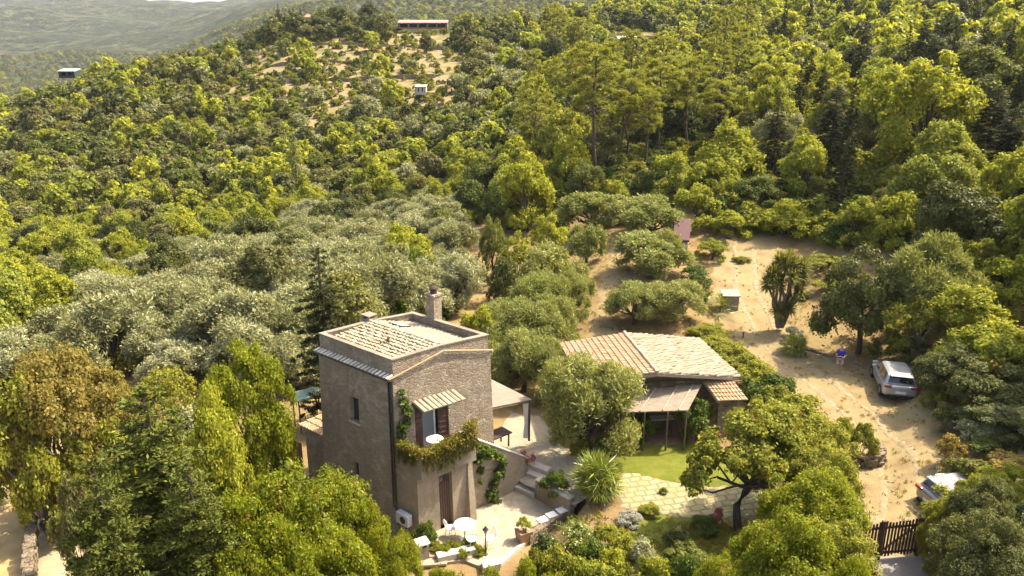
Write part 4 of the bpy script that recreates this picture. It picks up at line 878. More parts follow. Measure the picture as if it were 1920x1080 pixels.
for a, b in zip(EW[:-1], EW[1:]):
    d = (b-a).normalized(); q = Vector((d.y, -d.x, 0)); q = q if q.y < 0 else -q
    mb.hexa([(*(a-q*.04).xy, -1.5), (*(b-q*.04).xy, -1.5), (*(b+q*.3).xy, -1.5), (*(a+q*.3).xy, -1.5)], [(*(a-q*.04).xy, -.62), (*(b-q*.04).xy, -.62), (*(b+q*.3).xy, -.62), (*(a+q*.3).xy, -.62)])
part(mb, 'wall', M_RUBBLE, ew)
nm = ['nearest the planter', 'second from the planter', 'third from the planter', 'nearest the fan palm']
for k, (px_, py_) in enumerate([(1017, 975), (1034, 966), (1053, 957), (1069, 948)]):
    p = at(px_, py_, -.6); mb = MB(); mb.box((0, 0, .035), (.46, .38, .07), .55)
    o = mb.build('stone_slab', M_WHITE, bevel=.015); o.location = (p.x, p.y, -.62); tag(o, 'flat white slab on the patio edge wall, '+nm[k], 'slab', 'white slabs on the patio edge wall')
# kerb along the front edge of the patio
mb = MB(); K = [at(*q, PATIO_Z) for q in [(985, 1012), (934, 1056), (903, 1066)]]
for a, b in zip(K[:-1], K[1:]):
    d = (b-a).normalized(); q = Vector((d.y, -d.x, 0)); q = q if q.y < 0 else -q
    mb.hexa([(*a.xy, -1.5), (*b.xy, -1.5), (*(b+q*.16).xy, -1.5), (*(a+q*.16).xy, -1.5)], [(*a.xy, -.9), (*b.xy, -.9), (*(b+q*.16).xy, -.9), (*(a+q*.16).xy, -.9)])
tag(mb.build('patio_kerb', M_SLAB), 'thin pale kerb along the lower edge of the patio', 'kerb')
drape('terrace', [at(*q, 0) for q in [(905, 830), (935, 795), (960, 768), (1010, 775), (1035, 800), (1050, 830), (1100, 850), (1100, 885), (1120, 915), (1078, 940), (1003, 898), (990, 893), (975, 885), (930, 865)]], M_FLOOR, .2, .03, .08)
# ---------------------------------------------------------------- the low house
ra, rb = at(1170.6, 626, 3.65), at(1232, 700, 3.65); ea, eb = at(1299.5, 633, 2.85), at(1386, 708, 2.85); la = at(1050, 645, 2.85); lb = la+(rb-ra)
h2 = empty('cottage', ((ra.x+rb.x)/2, (ra.y+rb.y)/2, 0)); tag(h2, 'low stone cottage with wide bleached tile gable roof beside the garden lawn', 'house')
up = Vector((0, 0, 1)); mb = MB(); ce_ = (ra+rb+ea+eb+la+lb)/6
ins_ = lambda p, z: Vector((ce_.x+(p.x-ce_.x)*.9, ce_.y+(p.y-ce_.y)*.9, z))
mb.hexa([ins_(lb, -1), ins_(eb, -1), ins_(ea, -1), ins_(la, -1)], [ins_(lb, 2.68), ins_(eb, 2.68), ins_(ea, 2.68), ins_(la, 2.68)])
mb.hexa([ins_(lb, 2.68), ins_(eb, 2.68), ins_(ea, 2.68), ins_(la, 2.68)], [ins_(rb, 3.42)+(ins_(lb, 0)-ins_(rb, 0))*.02, ins_(rb, 3.42)+(ins_(eb, 0)-ins_(rb, 0))*.02, ins_(ra, 3.42), ins_(ra, 3.42)+Vector((-.05, 0, 0))])
part(mb, 'wall', M_RUBBLE, h2)
def slab4(P, t, mb): mb.hexa([p-up*t for p in P], P); return mb
mb = MB(); slab4([rb, eb, ea, ra], .16, mb); slab4([lb, rb-Vector((.002, 0, 0)), ra-Vector((.002, 0, 0)), la], .16, mb); rf = part(mb, 'roof', plain('pale_fascia', (0.302, 0.252, 0.194), .8), h2)
mb = MB(); tiles(mb, rb+up*.02, ra-rb, eb-rb, 27, 14, jit=.045, lift=.06); part(mb, 'bleached_slope', M_TILE_PINK, rf)
mb = MB(); tiles(mb, rb+up*.02, ra-rb, lb-rb, 27, 12, jit=.012, lift=.035); part(mb, 'orange_slope', M_TILE_ORANGE, rf)
mb = MB(); tiles(mb, rb+up*.06-(eb-rb).normalized()*.1, (eb-rb).normalized()*.2, ra-rb, 1, 15, .12); part(mb, 'ridge_tiles', M_TILE_PINK, rf)
# reed shade and tiled porch in front
RP = [at(1195, 731, 2.55), at(1316, 720, 2.62), at(1290, 769, 2.2), at(1165, 773, 2.15)]
rs_ = empty('reed_canopy', (RP[3].x, RP[3].y, 0)); tag(rs_, 'grey-brown reed mat canopy in front of the low cottage', 'canopy')
mb = MB(); slab4([RP[3], RP[2], RP[1], RP[0]], .05, mb); part(mb, 'reed_mat', M_REED, rs_)
for t_ in (.28, .62, .86):
    mb = MB(); a = RP[0].lerp(RP[1], t_)+up*.04; b = RP[3].lerp(RP[2], t_)+up*.04; mb.tube([a, b], .035, 6); part(mb, 'batten', plain('pale_batten', (0.302, 0.245, 0.173), .8), rs_)
for t_ in (.02, .35, .7, .98):
    mb = MB(); b = RP[3].lerp(RP[2], t_)-up*.05; mb.tube([(b.x, b.y, -.1), b], .05, 6); part(mb, 'post', M_WOOD, rs_)
PP = [at(1318, 716, 2.66), at(1374, 714, 2.66), at(1392, 744, 2.2), at(1345, 753, 2.2)]
po = empty('tiled_porch', (PP[2].x, PP[2].y, 0)); tag(po, 'small orange tiled porch at the right end of the cottage front', 'porch')
mb = MB(); slab4([PP[3], PP[2], PP[1], PP[0]], .08, mb); tiles(mb, PP[0]+up*.02, PP[1]-PP[0], PP[3]-PP[0], 9, 5, jit=.01); part(mb, 'roof', M_TILE_ORANGE, po)
mb = MB(); b = PP[2].lerp(PP[3], .5); mb.hexa([(*(PP[3].lerp(PP[2], t_)+Vector((0, dy, 0))).xy, -.3) for t_, dy in ((.1, .15), (.9, .15), (.9, .4), (.1, .4))], [(*(PP[3].lerp(PP[2], t_)+Vector((0, dy, 0))).xy, 2.1) for t_, dy in ((.1, .15), (.9, .15), (.9, .4), (.1, .4))]); part(mb, 'wall', M_RUBBLE, po)
drape('porch_floor', [at(*q, 0) for q in [(1200, 795), (1300, 800), (1310, 832), (1215, 838), (1150, 835), (1160, 800)]], plain('reddish_paving', (0.187, 0.108, 0.072), .9, var=.3), .2, .05, .03)
p = at(1240, 815, 0)
tbx = empty('serving_table', (p.x, p.y, 0)); tag(tbx, 'pale topped table standing in the shade under the reed canopy', 'table'); p.z = 0
mb = MB(); mb.box((p.x, p.y+.4, .78), (1.25, .6, .06), .1); part(mb, 'table_top', M_SLAB, tbx)
for dx in (-.55, .55):
    for dy in (-.22, .22): mb = MB(); mb.box((p.x+dx, p.y+.4+dy, .37), (.06, .06, .75), .1); part(mb, 'leg', M_WOOD, tbx)
# ---------------------------------------------------------------- pergola behind the tower
PG = [Vector((1.0, 33.5, 2.3)), Vector((-1.7, 36.3, 2.45)), Vector((-3.7, 34.9, 2.5)), Vector((-1.15, 32.45, 2.35))]
pg = empty('pergola', (1, 33.5, 0)); tag(pg, 'reed-roofed pergola with white curtains beside the tower', 'pergola')
mb = MB(); slab4([PG[0], PG[1], PG[2], PG[3]], .06, mb); part(mb, 'reed_roof', M_REED, pg)
mb = MB()
for k in range(7): a = PG[0].lerp(PG[1], k/6)-up*.11; b = PG[3].lerp(PG[2], k/6)-up*.11; mb.tube([a, b], .035, 5)
part(mb, 'rafters', M_WOOD, pg)
for q in PG: mb = MB(); c = Vector((q.x, q.y, 0)).lerp(Vector((-1.4, 34.3, 0)), .06); mb.tube([c, (c.x, c.y, q.z-.08)], .06, 8); part(mb, 'post', M_WOOD, pg)
for qi, wd in ((0, .35), (1, .3), (3, .3)):
    q = PG[qi]; mb = MB(); c = Vector((q.x, q.y, 0)).lerp(Vector((-1.4, 34.3, 0)), .12)
    V = []; nl_ = 9
    for j in range(nl_):
        z_ = .15+(q.z-.3)*j/(nl_-1); pin = .45+.55*abs(j/(nl_-1)-.42)*1.7
        for k in range(17): a = k/16*2*math.pi; r_ = wd*.5*pin*(1+.25*math.sin(a*5)); V.append((c.x+r_*math.cos(a), c.y+r_*math.sin(a)*.6, z_))
    mb.add(V, [(j*17+k, j*17+k+1, (j+1)*17+k+1, (j+1)*17+k) for j in range(nl_-1) for k in range(16)]); part(mb, 'curtain', plain('white_cloth', (.72, .68, .62), .9, var=.06), pg, smooth=True)
p = at(932, 838, 0)
dt = empty('dining_table', (p.x, p.y, 0)); tag(dt, 'dark wooden table half hidden behind the tower, under the pergola', 'table')
mb = MB(); mb.box((p.x, p.y, .73), (1.3, .8, .05), .7); part(mb, 'table_top', M_DARKWOOD, dt)
for dx in (-.5, .5):
    for dy in (-.3, .3): mb = MB(); mb.box((p.x+dx*.76-dy*.64, p.y+dx*.64+dy*.76, .35), (.06, .06, .7), .7); part(mb, 'leg', M_DARKWOOD, dt)
# ---------------------------------------------------------------- far buildings
def shed(name, label, px0, px1, pyt, Y, dep, hw, mr, mw, rise=.8, over=.35, rz=0.0, wins=3, cat='building'):
    a, b = atY(px0, pyt, Y), atY(px1, pyt, Y); c = (a+b)/2; L = (b-a).length; base = c.z-rise-hw
    o = empty(name, (c.x, Y+dep/2, base), rz); tag(o, label, cat)
    def bx(nm, m, *bs):
        mb = MB(); [mb.box(*q) for q in bs]; return mb.build(nm, m, o)
    bs = [((0, dep/2-.1, hw/2), (L, .2, hw)), ((-L/2+.1, -.1, hw/2), (.2, dep-.2, hw)), ((L/2-.1, -.1, hw/2), (.2, dep-.2, hw)), ((0, -dep/2+.15, -.2), (L, .3, .5))]
    for k in range(wins+1): bs.append(((-L/2+.35+(L-.7)*k/wins, -dep/2+.1, hw/2), (.5, .2, hw-.01)))
    bx('wall', mw, *bs); bx('interior_shade_sheet', M_BLACK, ((0, .2, hw/2), (L-.5, .1, hw-.1)))  # black sheet paints the shade seen through the open front
    mb = MB(); x = L/2+over; y = dep/2+over
    mb.hexa([(-x, -y, hw), (x, -y, hw), (x, y, hw+rise), (-x, y, hw+rise)], [(-x, -y, hw+.15), (x, -y, hw+.15), (x, y, hw+rise+.15), (-x, y, hw+rise+.15)]); mb.build('roof', mr, o); return o
M_ROOFP = plain('far_roof_tiles', (0.259, 0.180, 0.137), .9, var=.3, scale=2); M_WALLP = plain('far_pale_wall', (0.396, 0.346, 0.274), .9, var=.15)
shed('long_barn', 'long low barn with pinkish tiled roof on the skyline ridge', 746, 838, 37, 250, 4.5, 1.3, M_ROOFP, plain('far_brown_wall', (0.144, 0.094, 0.065), .9), 1.0, over=.2, wins=5)
shed('hillside_cottage', 'small white-roofed house among trees on the upper right slope', 1164, 1201, 68, 185, 4.5, 2.0, M_WHITE, M_WALLP, .9, wins=3)
shed('green_roofed_hut', 'dark green-roofed hut among trees at the upper left', 108, 138, 130, 168, 2.5, .9, plain('green_white_sheet', (0.302, 0.360, 0.302), .5), plain('dark_green_boards', (0.022, 0.036, 0.025), .8), .5, over=.1, wins=2)
shed('terrace_hut', 'tiny white hut on the terraced slope below the barn', 778, 798, 161, 160, 2.5, 1.0, M_WALLP, M_WALLP, .3, over=.1, wins=2)
shed('ridge_house', 'small red-roofed house between dark trees on the skyline', 571, 583, 27, 255, 3, 2.0, plain('red_tiles', (0.324, 0.144, 0.086), .9), M_WALLP, 1.0, wins=1)
shed('red_roofed_shed', 'garden shed with dark red sheet roof behind the olives', 1272, 1298, 424, 60, 2.1, 1.3, plain('red_sheet', (.075, .018, .015), .6, var=.3), M_WALLP, 1.3, over=.1, rz=-.25, wins=2, cat='shed')
shed('hidden_hut', 'pale hut half buried in trees at the right edge', 1858, 1886, 186, 84, 3, 1.6, M_WHITE, M_RUBBLE, .2, wins=2, cat='shed')
p = at(1370, 546, h1(22, 58)); z = h1(p.x, p.y)
bxo = empty('utility_box', (p.x, p.y, z), -.05); tag(bxo, 'pale concrete utility box with white lid on the sandy yard', 'utility box')
mb = MB(); mb.hexa([(-.55, -.4, -.2), (.55, -.4, -.2), (.55, .4, -.2), (-.55, .4, -.2)], [(-.55, -.4, 1.0), (.55, -.4, 1.0), (.55, .4, 1.15), (-.55, .4, 1.15)]); mb.build('body', plain('grey_concrete', (0.245, 0.202, 0.166), .9), bxo)
mb = MB(); mb.hexa([(-.63, -.52, 1.0), (.63, -.52, 1.0), (.63, .5, 1.18), (-.63, .5, 1.18)], [(-.63, -.52, 1.07), (.63, -.52, 1.07), (.63, .5, 1.25), (-.63, .5, 1.25)]); mb.build('lid', plain('pale_concrete', (.30, .25, .18), .8), bxo)

M_TERR = stonemat('terrace_stone', [(0.187, 0.137, 0.094), (0.245, 0.187, 0.130)], 1.2, .8, None, .4)
def terrace_wall(pts, Y0, label, hh=.8):
    """dry stone terrace riser on the far fields: ragged top following the slope"""
    P = []
    for (a, b) in zip(pts[:-1], pts[1:]):
        for t in np.linspace(0, 1, 9)[:-1]:
            px = a[0]+(b[0]-a[0])*t; Y = a[1]+(b[1]-a[1])*t; x = (px-960)/F*Y*1.03; P.append((x, Y+math.sin(x*.35)*1.3, h1(x, Y)))
    V = []; n = len(P)
    for x, y, z in P: h = hh*random.uniform(.6, 1.15); V += [(x, y-.25, z-.6), (x, y-.2, z+h), (x, y+.35, z+h), (x, y+.4, z-.6)]
    mb = MB(); mb.add(V, [(i*4+k, i*4+(k+1) % 4, (i+1)*4+(k+1) % 4, (i+1)*4+k) for i in range(n-1) for k in range(4)]+[(0, 1, 2, 3), (n*4-1, n*4-2, n*4-3, n*4-4)])
    tag(mb.build('terrace_wall', M_TERR), label, 'wall', 'dry stone terrace walls on the far fields')
terrace_wall([(490, 222), (600, 226), (720, 224), (860, 222)], 0, 'topmost dry stone terrace riser on the tan field below the barn')
terrace_wall([(460, 205), (620, 208), (800, 205)], 0, 'second dry stone terrace riser across the tan field')
terrace_wall([(500, 190), (650, 192), (850, 188)], 0, 'third dry stone terrace riser across the tan field')
terrace_wall([(350, 172), (450, 174), (560, 172)], 0, 'terrace riser left of the field, above the round oaks')
terrace_wall([(690, 158), (760, 160), (850, 158)], 0, 'terrace riser just below the tiny white hut')
terrace_wall([(90, 150), (160, 152)], 0, 'short terrace riser below the green-roofed hut')
terrace_wall([(1620, 118), (1740, 120)], 0, 'terrace riser near the small cypresses at the upper right')
terrace_wall([(1780, 138), (1920, 136)], 0, 'terrace riser in the upper right corner')
# ---------------------------------------------------------------- cars
def carpaint(name, col):
    m, n, o, p = newmat(name); f = noise(n, 2, 3); n.links.new(ramp(n, f, [tuple(x*.92 for x in col), col]), p.inputs['Base Color'])
    p.inputs['Metallic'].default_value = .35; p.inputs['Roughness'].default_value = .32; p.inputs['Coat Weight'].default_value = .6; p.inputs['Coat Roughness'].default_value = .06; return m
M_SILVER = carpaint('silver_paint', (0.418, 0.410, 0.396)); M_RUBBER = plain('rubber', (0.014, 0.014, 0.014), .9); M_RIM = plain('alloy_rim', (0.324, 0.324, 0.331), .35, .8)
M_TAIL = plain('red_lens', (0.252, 0.014, 0.014), .2, var=.1, bmp=0); M_DKGLASS = glassmat('tinted_glass', (0.018, 0.022, 0.025)); M_PLATE = plain('number_plate', (.75, .75, .73), .5, var=.04)
def hatchback(loc, rz, label, paint, wid=1.80, L=4.25):
    o = empty('parked_car', loc, rz); tag(o, label, 'car', None)    # local +Y = forwards, rear at y=0
    # (y, half width low, z low, half width belt, z belt) stations of the lower body
    st_ = [(0.0, .70, .42, .72, .80), (.06, .84, .26, .82, .92), (.35, .89, .22, .88, .97), (.9, .90, .20, .90, .98), (2.0, .90, .20, .90, .96), (3.0, .90, .20, .89, .93), (3.55, .89, .21, .85, .86), (4.0, .83, .24, .76, .76), (4.2, .70, .30, .62, .62)]
    V = []; n = 10
    for y, wl, zl, wb, zb in st_:
        zm = (zl+zb)/2
        prof = [(-wl*.9, zl), (-wl, zl+.12), (-wl*1.0, zm), (-wb, zb-.06), (-wb*.93, zb), (wb*.93, zb), (wb, zb-.06), (wl, zm), (wl, zl+.12), (wl*.9, zl)]
        V += [(x, y*L/4.25, z) for x, z in prof]
    Fs = [(i*n+k, i*n+(k+1) % n, (i+1)*n+(k+1) % n, (i+1)*n+k) for i in range(len(st_)-1) for k in range(n)]+[tuple(range(n-1, -1, -1)), tuple(range((len(st_)-1)*n, len(st_)*n))]
    mb = MB(); mb.add(V, Fs); b = mb.build('body', paint, o, smooth=True); s_ = b.modifiers.new('sub', 'SUBSURF'); s_.levels = 2; s_.render_levels = 2
    # greenhouse
    gh = [(.18, .80, .93, .74, .98), (.42, .80, .95, .62, 1.38), (.75, .82, .96, .61, 1.455), (1.7, .82, .96, .62, 1.48), (2.35, .82, .95, .60, 1.44), (3.1, .80, .90, .70, .96)]
    V = []; n = 6
    for y, w0, z0, w1_, z1 in gh: V += [(-w0, y, z0), (-w1_-.02, y, z1-.05), (-w1_*.82, y, z1), (w1_*.82, y, z1), (w1_+.02, y, z1-.05), (w0, y, z0)]
    Fs = [(i*n+k, i*n+(k+1) % n, (i+1)*n+(k+1) % n, (i+1)*n+k) for i in range(len(gh)-1) for k in range(n)]+[tuple(range(n-1, -1, -1)), tuple(range((len(gh)-1)*n, len(gh)*n))]
    mb = MB(); mb.add(V, Fs); mb.build('roof', paint, o, bevel=.03)
    def lerp(a, b, t): return tuple(a[i]+(b[i]-a[i])*t for i in range(3))
    def pane(P, nm, m, off, t=.006):
        P = [Vector(p) for p in P]; nn_ = (P[1]-P[0]).cross(P[3]-P[0]).normalized(); nn_ = nn_*off
        mb = MB(); mb.hexa([p+nn_*.3 for p in P], [p+nn_ for p in P]); return mb.build(nm, m, o)
    # rear window, side windows, windscreen
    pane([(-.66, .20, 1.02), (.66, .20, 1.02), (.56, .41, 1.34), (-.56, .41, 1.34)], 'rear_window', M_DKGLASS, .03)
    for s in (-1, 1):
        for y0, y1, yt0, yt1 in ((.55, 1.42, .72, 1.42), (1.50, 2.72, 1.50, 2.25)):
            P = [(s*.825, y0, 1.0), (s*.825, y1, 1.0), (s*.655, yt1, 1.38), (s*.655, yt0, 1.38)]
            if s > 0: P = [P[1], P[0], P[3], P[2]]
            pane(P, 'side_window', M_DKGLASS, -.02 if s < 0 else -.02)
            pane(P, 'side_window_glass', M_DKGLASS, .02) if False else None
    pane([(.68, 3.02, .98), (-.68, 3.02, .98), (-.56, 2.42, 1.38), (.56, 2.42, 1.38)], 'windscreen', M_DKGLASS, .03)
    for s in (-1, 1):
        mb = MB(); mb.box((s*.66, .035, .85), (.36, .1, .13), 0, (0, 0)); mb.build('tail_lamp', M_TAIL, o, bevel=.02)
        mb = MB(); mb.box((s*.98, 2.55, 1.02), (.2, .12, .13)); mb.build('wing_mirror', paint, o, bevel=.03)
        mb = MB(); mb.box((s*.6, 4.12, .66), (.3, .1, .12)); mb.build('headlamp', M_PLATE, o, bevel=.02)
        for y in (.72, 3.35):
            m_ = MB(); V = [(0, 0, 0)]
            ty = MB(); ty.tube([(s*.70, y, .32), (s*.915, y, .32)], .32, 20); wh = ty.build('wheel', M_RUBBER, o, bevel=.03)
            ri = MB(); ri.tube([(s*.91, y, .32), (s*.925, y, .32)], .2, 14); ri.build('rim', M_RIM, wh)
        for y in (1.35, 2.2): mb = MB(); mb.box((s*.915, y, .86), (.03, .2, .03)); mb.build('door_handle', paint, o)
    mb = MB(); mb.box((0, -.015, .55), (.52, .03, .12)); mb.build('number_plate', M_PLATE, o)
    mb = MB(); mb.box((0, .02, .33), (1.3, .1, .12)); mb.build('bumper_trim', M_RUBBER, o, bevel=.02)
    mb = MB(); mb.box((0, .3, 1.42), (1.1, .22, .025), 0, (.15, 0)); mb.build('roof_spoiler', paint, o, bevel=.008)
    mb = MB(); mb.box((.12, .18, 1.06), (.5, .02, .02), 0, (0, .1)); mb.build('rear_wiper', M_RUBBER, o)
    return o
pr_ = at(1683, 764, 0.0); hd = math.atan2(-.27, .963)
hatchback((pr_.x, pr_.y-.05, h1(pr_.x, pr_.y+2)+.035), hd, 'silver grey hatchback parked under the tree at the yard edge', M_SILVER)
hatchback((17.5, 27.3, .035), -1.42, 'silver car mostly hidden behind the hedge near the gate', carpaint('pale_bronze_paint', (.27, .255, .235)))
# ---------------------------------------------------------------- person
def person(loc, rz):
    o = empty('person', loc, rz); tag(o, 'person in blue polo shirt and pale shorts standing, holding something at chest height', 'person')   # faces -Y
    M_SKIN = plain('skin', (0.360, 0.216, 0.144), .6, var=.08, bmp=0); M_BLUE = plain('blue_cotton', (0.022, 0.032, 0.302), .85, var=.15); M_SHORT = plain('pale_cotton', (0.432, 0.374, 0.374), .9, var=.1)
    def skin(name, pts, edges, rad, m, lvl=2, root=0):
        me = bpy.data.meshes.new(name); me.from_pydata(pts, edges, []); me.materials.append(m); q = link(name, me, o)
        s = q.modifiers.new('skin', 'SKIN'); s.use_smooth_shade = True
        if not me.skin_vertices: 
            bpy.context.view_layer.objects.active = q
        for i, v in enumerate(me.skin_vertices[0].data): v.radius = rad[i] if isinstance(rad[i], tuple) else (rad[i], rad[i]); v.use_root = (i == root)
        d_ = q.modifiers.new('sub', 'SUBSURF'); d_.levels = lvl; d_.render_levels = lvl; return q
    # one continuous body: pelvis, spine, neck, head, arms bent to the chest, legs, feet
    P = [(0, 0, .93), (0, .01, 1.10), (0, .015, 1.28), (0, .0, 1.43), (0, -.005, 1.52), (0, -.015, 1.60), (0, -.01, 1.70),
         (-.17, .01, 1.43), (-.27, .0, 1.20), (-.17, -.20, 1.10), (-.06, -.30, 1.17),
         (.17, .01, 1.43), (.27, .0, 1.20), (.17, -.20, 1.10), (.06, -.30, 1.17),
         (-.10, 0, .88), (-.115, -.02, .50), (-.12, .02, .10), (-.13, -.13, .035),
         (.10, 0, .88), (.115, -.02, .50), (.12, .02, .10), (.13, -.13, .035)]
    E = [(0, 1), (1, 2), (2, 3), (3, 4), (4, 5), (5, 6), (3, 7), (7, 8), (8, 9), (9, 10), (3, 11), (11, 12), (12, 13), (13, 14), (0, 15), (15, 16), (16, 17), (17, 18), (0, 19), (19, 20), (20, 21), (21, 22)]
    rd = [(.15, .11), (.14, .10), (.16, .11), (.12, .08), .055, (.078, .092), (.06, .075), .058, .045, .038, .032, .058, .045, .038, .032, .09, .058, .038, .035, .09, .058, .038, .035]
    skin('body', P, E, rd, M_SKIN)
    skin('polo_shirt', [(0, 0, .95), (0, .01, 1.12), (0, .015, 1.30), (0, .0, 1.44), (-.17, .01, 1.44), (-.255, .0, 1.25), (.17, .01, 1.44), (.255, .0, 1.25)], [(0, 1), (1, 2), (2, 3), (3, 4), (4, 5), (3, 6), (6, 7)], [(.19, .14), (.175, .13), (.195, .145), (.14, .1), .082, .072, .082, .072], M_BLUE)
    skin('shorts', [(0, 0, .92), (-.105, 0, .80), (-.118, -.015, .56), (.105, 0, .80), (.118, -.015, .56)], [(0, 1), (1, 2), (0, 3), (3, 4)], [(.165, .125), .11, .085, .11, .085], M_SHORT)
    skin('hair', [(0, .02, 1.66), (0, .015, 1.745)], [(0, 1)], [(.088, .098), (.055, .065)], plain('dark_hair', (0.043, 0.029, 0.022), .9, bmp=0))
    for s in (-1, 1):
        q = MB(); q.box((s*.13, -.06, .03), (0.072, 0.194, 0.043)); q.build('shoe', plain('grey_shoe', (0.252, 0.238, 0.216), .8), o, bevel=.02)
        f = [(s*.05, -.31, 1.17)]
        for k in range(4):
            x = s*(.075-.02*k); skin('finger', [(x, -.30, 1.19+.005*k), (x*.8, -.345, 1.21), (x*.4, -.365, 1.19-.003*k)], [(0, 1), (1, 2)], [.010, .009, .008], M_SKIN, 1)
        skin('thumb', [(s*.035, -.28, 1.18), (s*.02, -.30, 1.215)], [(0, 1)], [.011, .010], M_SKIN, 1)
        q = MB(); q.lathe((s*.03, -.103, 1.645), [(.004, -.008), (.011, 0), (.004, .008)], 8); q.build('eye', M_BLACK, o)
        q = MB(); q.lathe((s*.083, 0, 1.63), [(.006, -.03), (.015, 0), (.006, .03)], 8); q.build('ear', M_SKIN, o)
    q = MB(); q.tube([(0, -.10, 1.65), (0, -.125, 1.605), (0, -.10, 1.60)], [.008, .014, .01], 6); q.build('nose', M_SKIN, o)
    q = MB(); q.box((0, -.098, 1.575), (0.032, 0.009, 0.006)); q.build('mouth', plain('lips', (0.252, 0.086, 0.072), .6, bmp=0), o)
    return o
pp = at(1571, 708, .035); person((pp.x, pp.y, h1(pp.x, pp.y)+.035), math.atan2(pp.x, -pp.y)+math.pi-.1)
d_ = Vector((-pp.x, -pp.y, 0)).normalized(); q = MB(); q.box((0, 0, 0), (.17, .09, .04)); o = q.build('remote_control', M_IRON, bevel=.01)
bpy.data.objects['person'].rotation_euler = (0, 0, math.atan2(d_.y, d_.x)+math.pi/2)
o.location = Vector((pp.x, pp.y, 1.235))+d_*.375; o.rotation_euler = (0, 0, math.atan2(d_.y, d_.x)+math.pi/2); tag(o, 'small dark hand controller held by the person in blue', 'controller')
# ---------------------------------------------------------------- gate and its wall
GA, GB = at(1600, 1056, 0), at(1717, 1044, 0); gt = empty('slatted_gate', (GB.x, GB.y, 0)); tag(gt, 'dark brown wooden slatted gate with a diagonal brace, closed across the drive', 'gate')
gd = (GB-GA); gl = gd.length+1.0; gd.normalize(); gn = Vector((gd.y, -gd.x, 0)); gz = math.atan2(gd.y, gd.x)
def gp(s, n_, z): p = GB-gd*s+gn*n_; return (p.x, p.y, z)
k = 0; s = .12
while s < gl:
    mb = MB(); mb.box(gp(s, .0, .96+.03*math.sin(s*9)), (.075, .03, 1.5+.06*math.sin(s*5)), gz+random.uniform(-.08, .08)); part(mb, 'slat', M_DARKWOOD, gt); s += .135
for z_ in (.33, 1.45): mb = MB(); mb.box(gp(gl/2, -.035, z_), (gl, .035, .11), gz); part(mb, 'rail', M_DARKWOOD, gt)
mb = MB(); mb.tube([gp(.1, -.06, 1.45), gp(1.55, -.06, .33)], .045, 6); part(mb, 'brace', M_DARKWOOD, gt)
for s in (.0, 1.62): mb = MB(); mb.box(gp(s, 0, .88), (.11, .11, 1.8), gz); part(mb, 'gate_post', M_DARKWOOD, gt)
wl = [at(*q, 0) for q in [(1722, 1042), (1745, 1065), (1790, 1110), (1850, 1160)]]; wl = [p+Vector((.16, .1, 0)) for p in wl]; wl = [wl[0]+Vector((.1, .7, 0))]+wl
gw = empty('curved_gate_wall', (wl[0].x, wl[0].y, 0)); tag(gw, 'curved rubble stone wall running from the gate under the hedge', 'wall'); mb = MB(); V = []
for i, p in enumerate(wl):
    d = (wl[min(i+1, len(wl)-1)]-wl[max(0, i-1)]).normalized(); q = Vector((-d.y, d.x, 0)); q = q if q.x > 0 else -q
    for off, z in ((-.05, -.3), (0, 1.15), (.08, 1.25), (.42, 1.22), (.5, -.3)): V.append((p.x+q.x*off, p.y+q.y*off, z))
mb.add(V, [(i*5+k_, i*5+(k_+1) % 5, (i+1)*5+(k_+1) % 5, (i+1)*5+k_) for i in range(len(wl)-1) for k_ in range(5)]+[(0, 1, 2, 3, 4), tuple(range((len(wl)-1)*5+4, (len(wl)-1)*5-1, -1))])
part(mb, 'wall', M_RUBBLE, gw)
def rubble(name, label, pts, hh, th=.4, cat='wall', seed=1):
    """dry stone wall: many irregular blocks merged in one mesh"""
    rd_ = random.Random(seed); mb = MB()
    for a, b in zip(pts[:-1], pts[1:]):
        a, b = Vector(a), Vector(b); L = (b-a).length; d = (b-a)/L; rz = math.atan2(d.y, d.x)
        for j in range(max(1, int(hh/.2))):
            s = rd_.uniform(0, .2)
            while s < L:
                w_ = rd_.uniform(.22, .5); q = a+d*min(s+w_/2, L); mb.box((q.x+rd_.uniform(-.04, .04), q.y+rd_.uniform(-.04, .04), q.z+.08+j*.19+rd_.uniform(-.03, .03)), (w_*.95, th*rd_.uniform(.8, 1.15), .19*rd_.uniform(.8, 1.1)), rz+rd_.uniform(-.12, .12), (rd_.uniform(-.1, .1), rd_.uniform(-.08, .08))); s += w_
    o = mb.build(name, M_RUBBLE, bevel=.03); return tag(o, label, cat)
rubble('terrace_edging', 'low dry stone terrace edge behind the person and silver car', [tuple(at(*q, .05)) for q in [(1495, 655), (1535, 668), (1575, 682), (1620, 695), (1648, 712)]], .5)
pc = at(1612, 862, 0); ring = [(pc.x+1.0*math.cos(t), pc.y+.75*math.sin(t), -.05) for t in np.linspace(-3.5, .6, 9)]
rubble('stone_planter', 'half-round dry stone planter in the sandy yard beside the hedge', ring, .95, .3, 'planter', 3)
rubble('bank_wall', 'old dry stone wall in shade at the foot of the right bank', [tuple(at(*q, .1)) for q in [(1765, 775), (1800, 820), (1840, 870), (1870, 930)]], .8, .5, 'wall', 5)
rubble('field_wall', 'stone wall edging the orange field at the lower left corner', [tuple(at(*q, -2.4)) for q in [(75, 920), (58, 960), (62, 1010), (58, 1100)]], .9, .45, 'wall', 8)
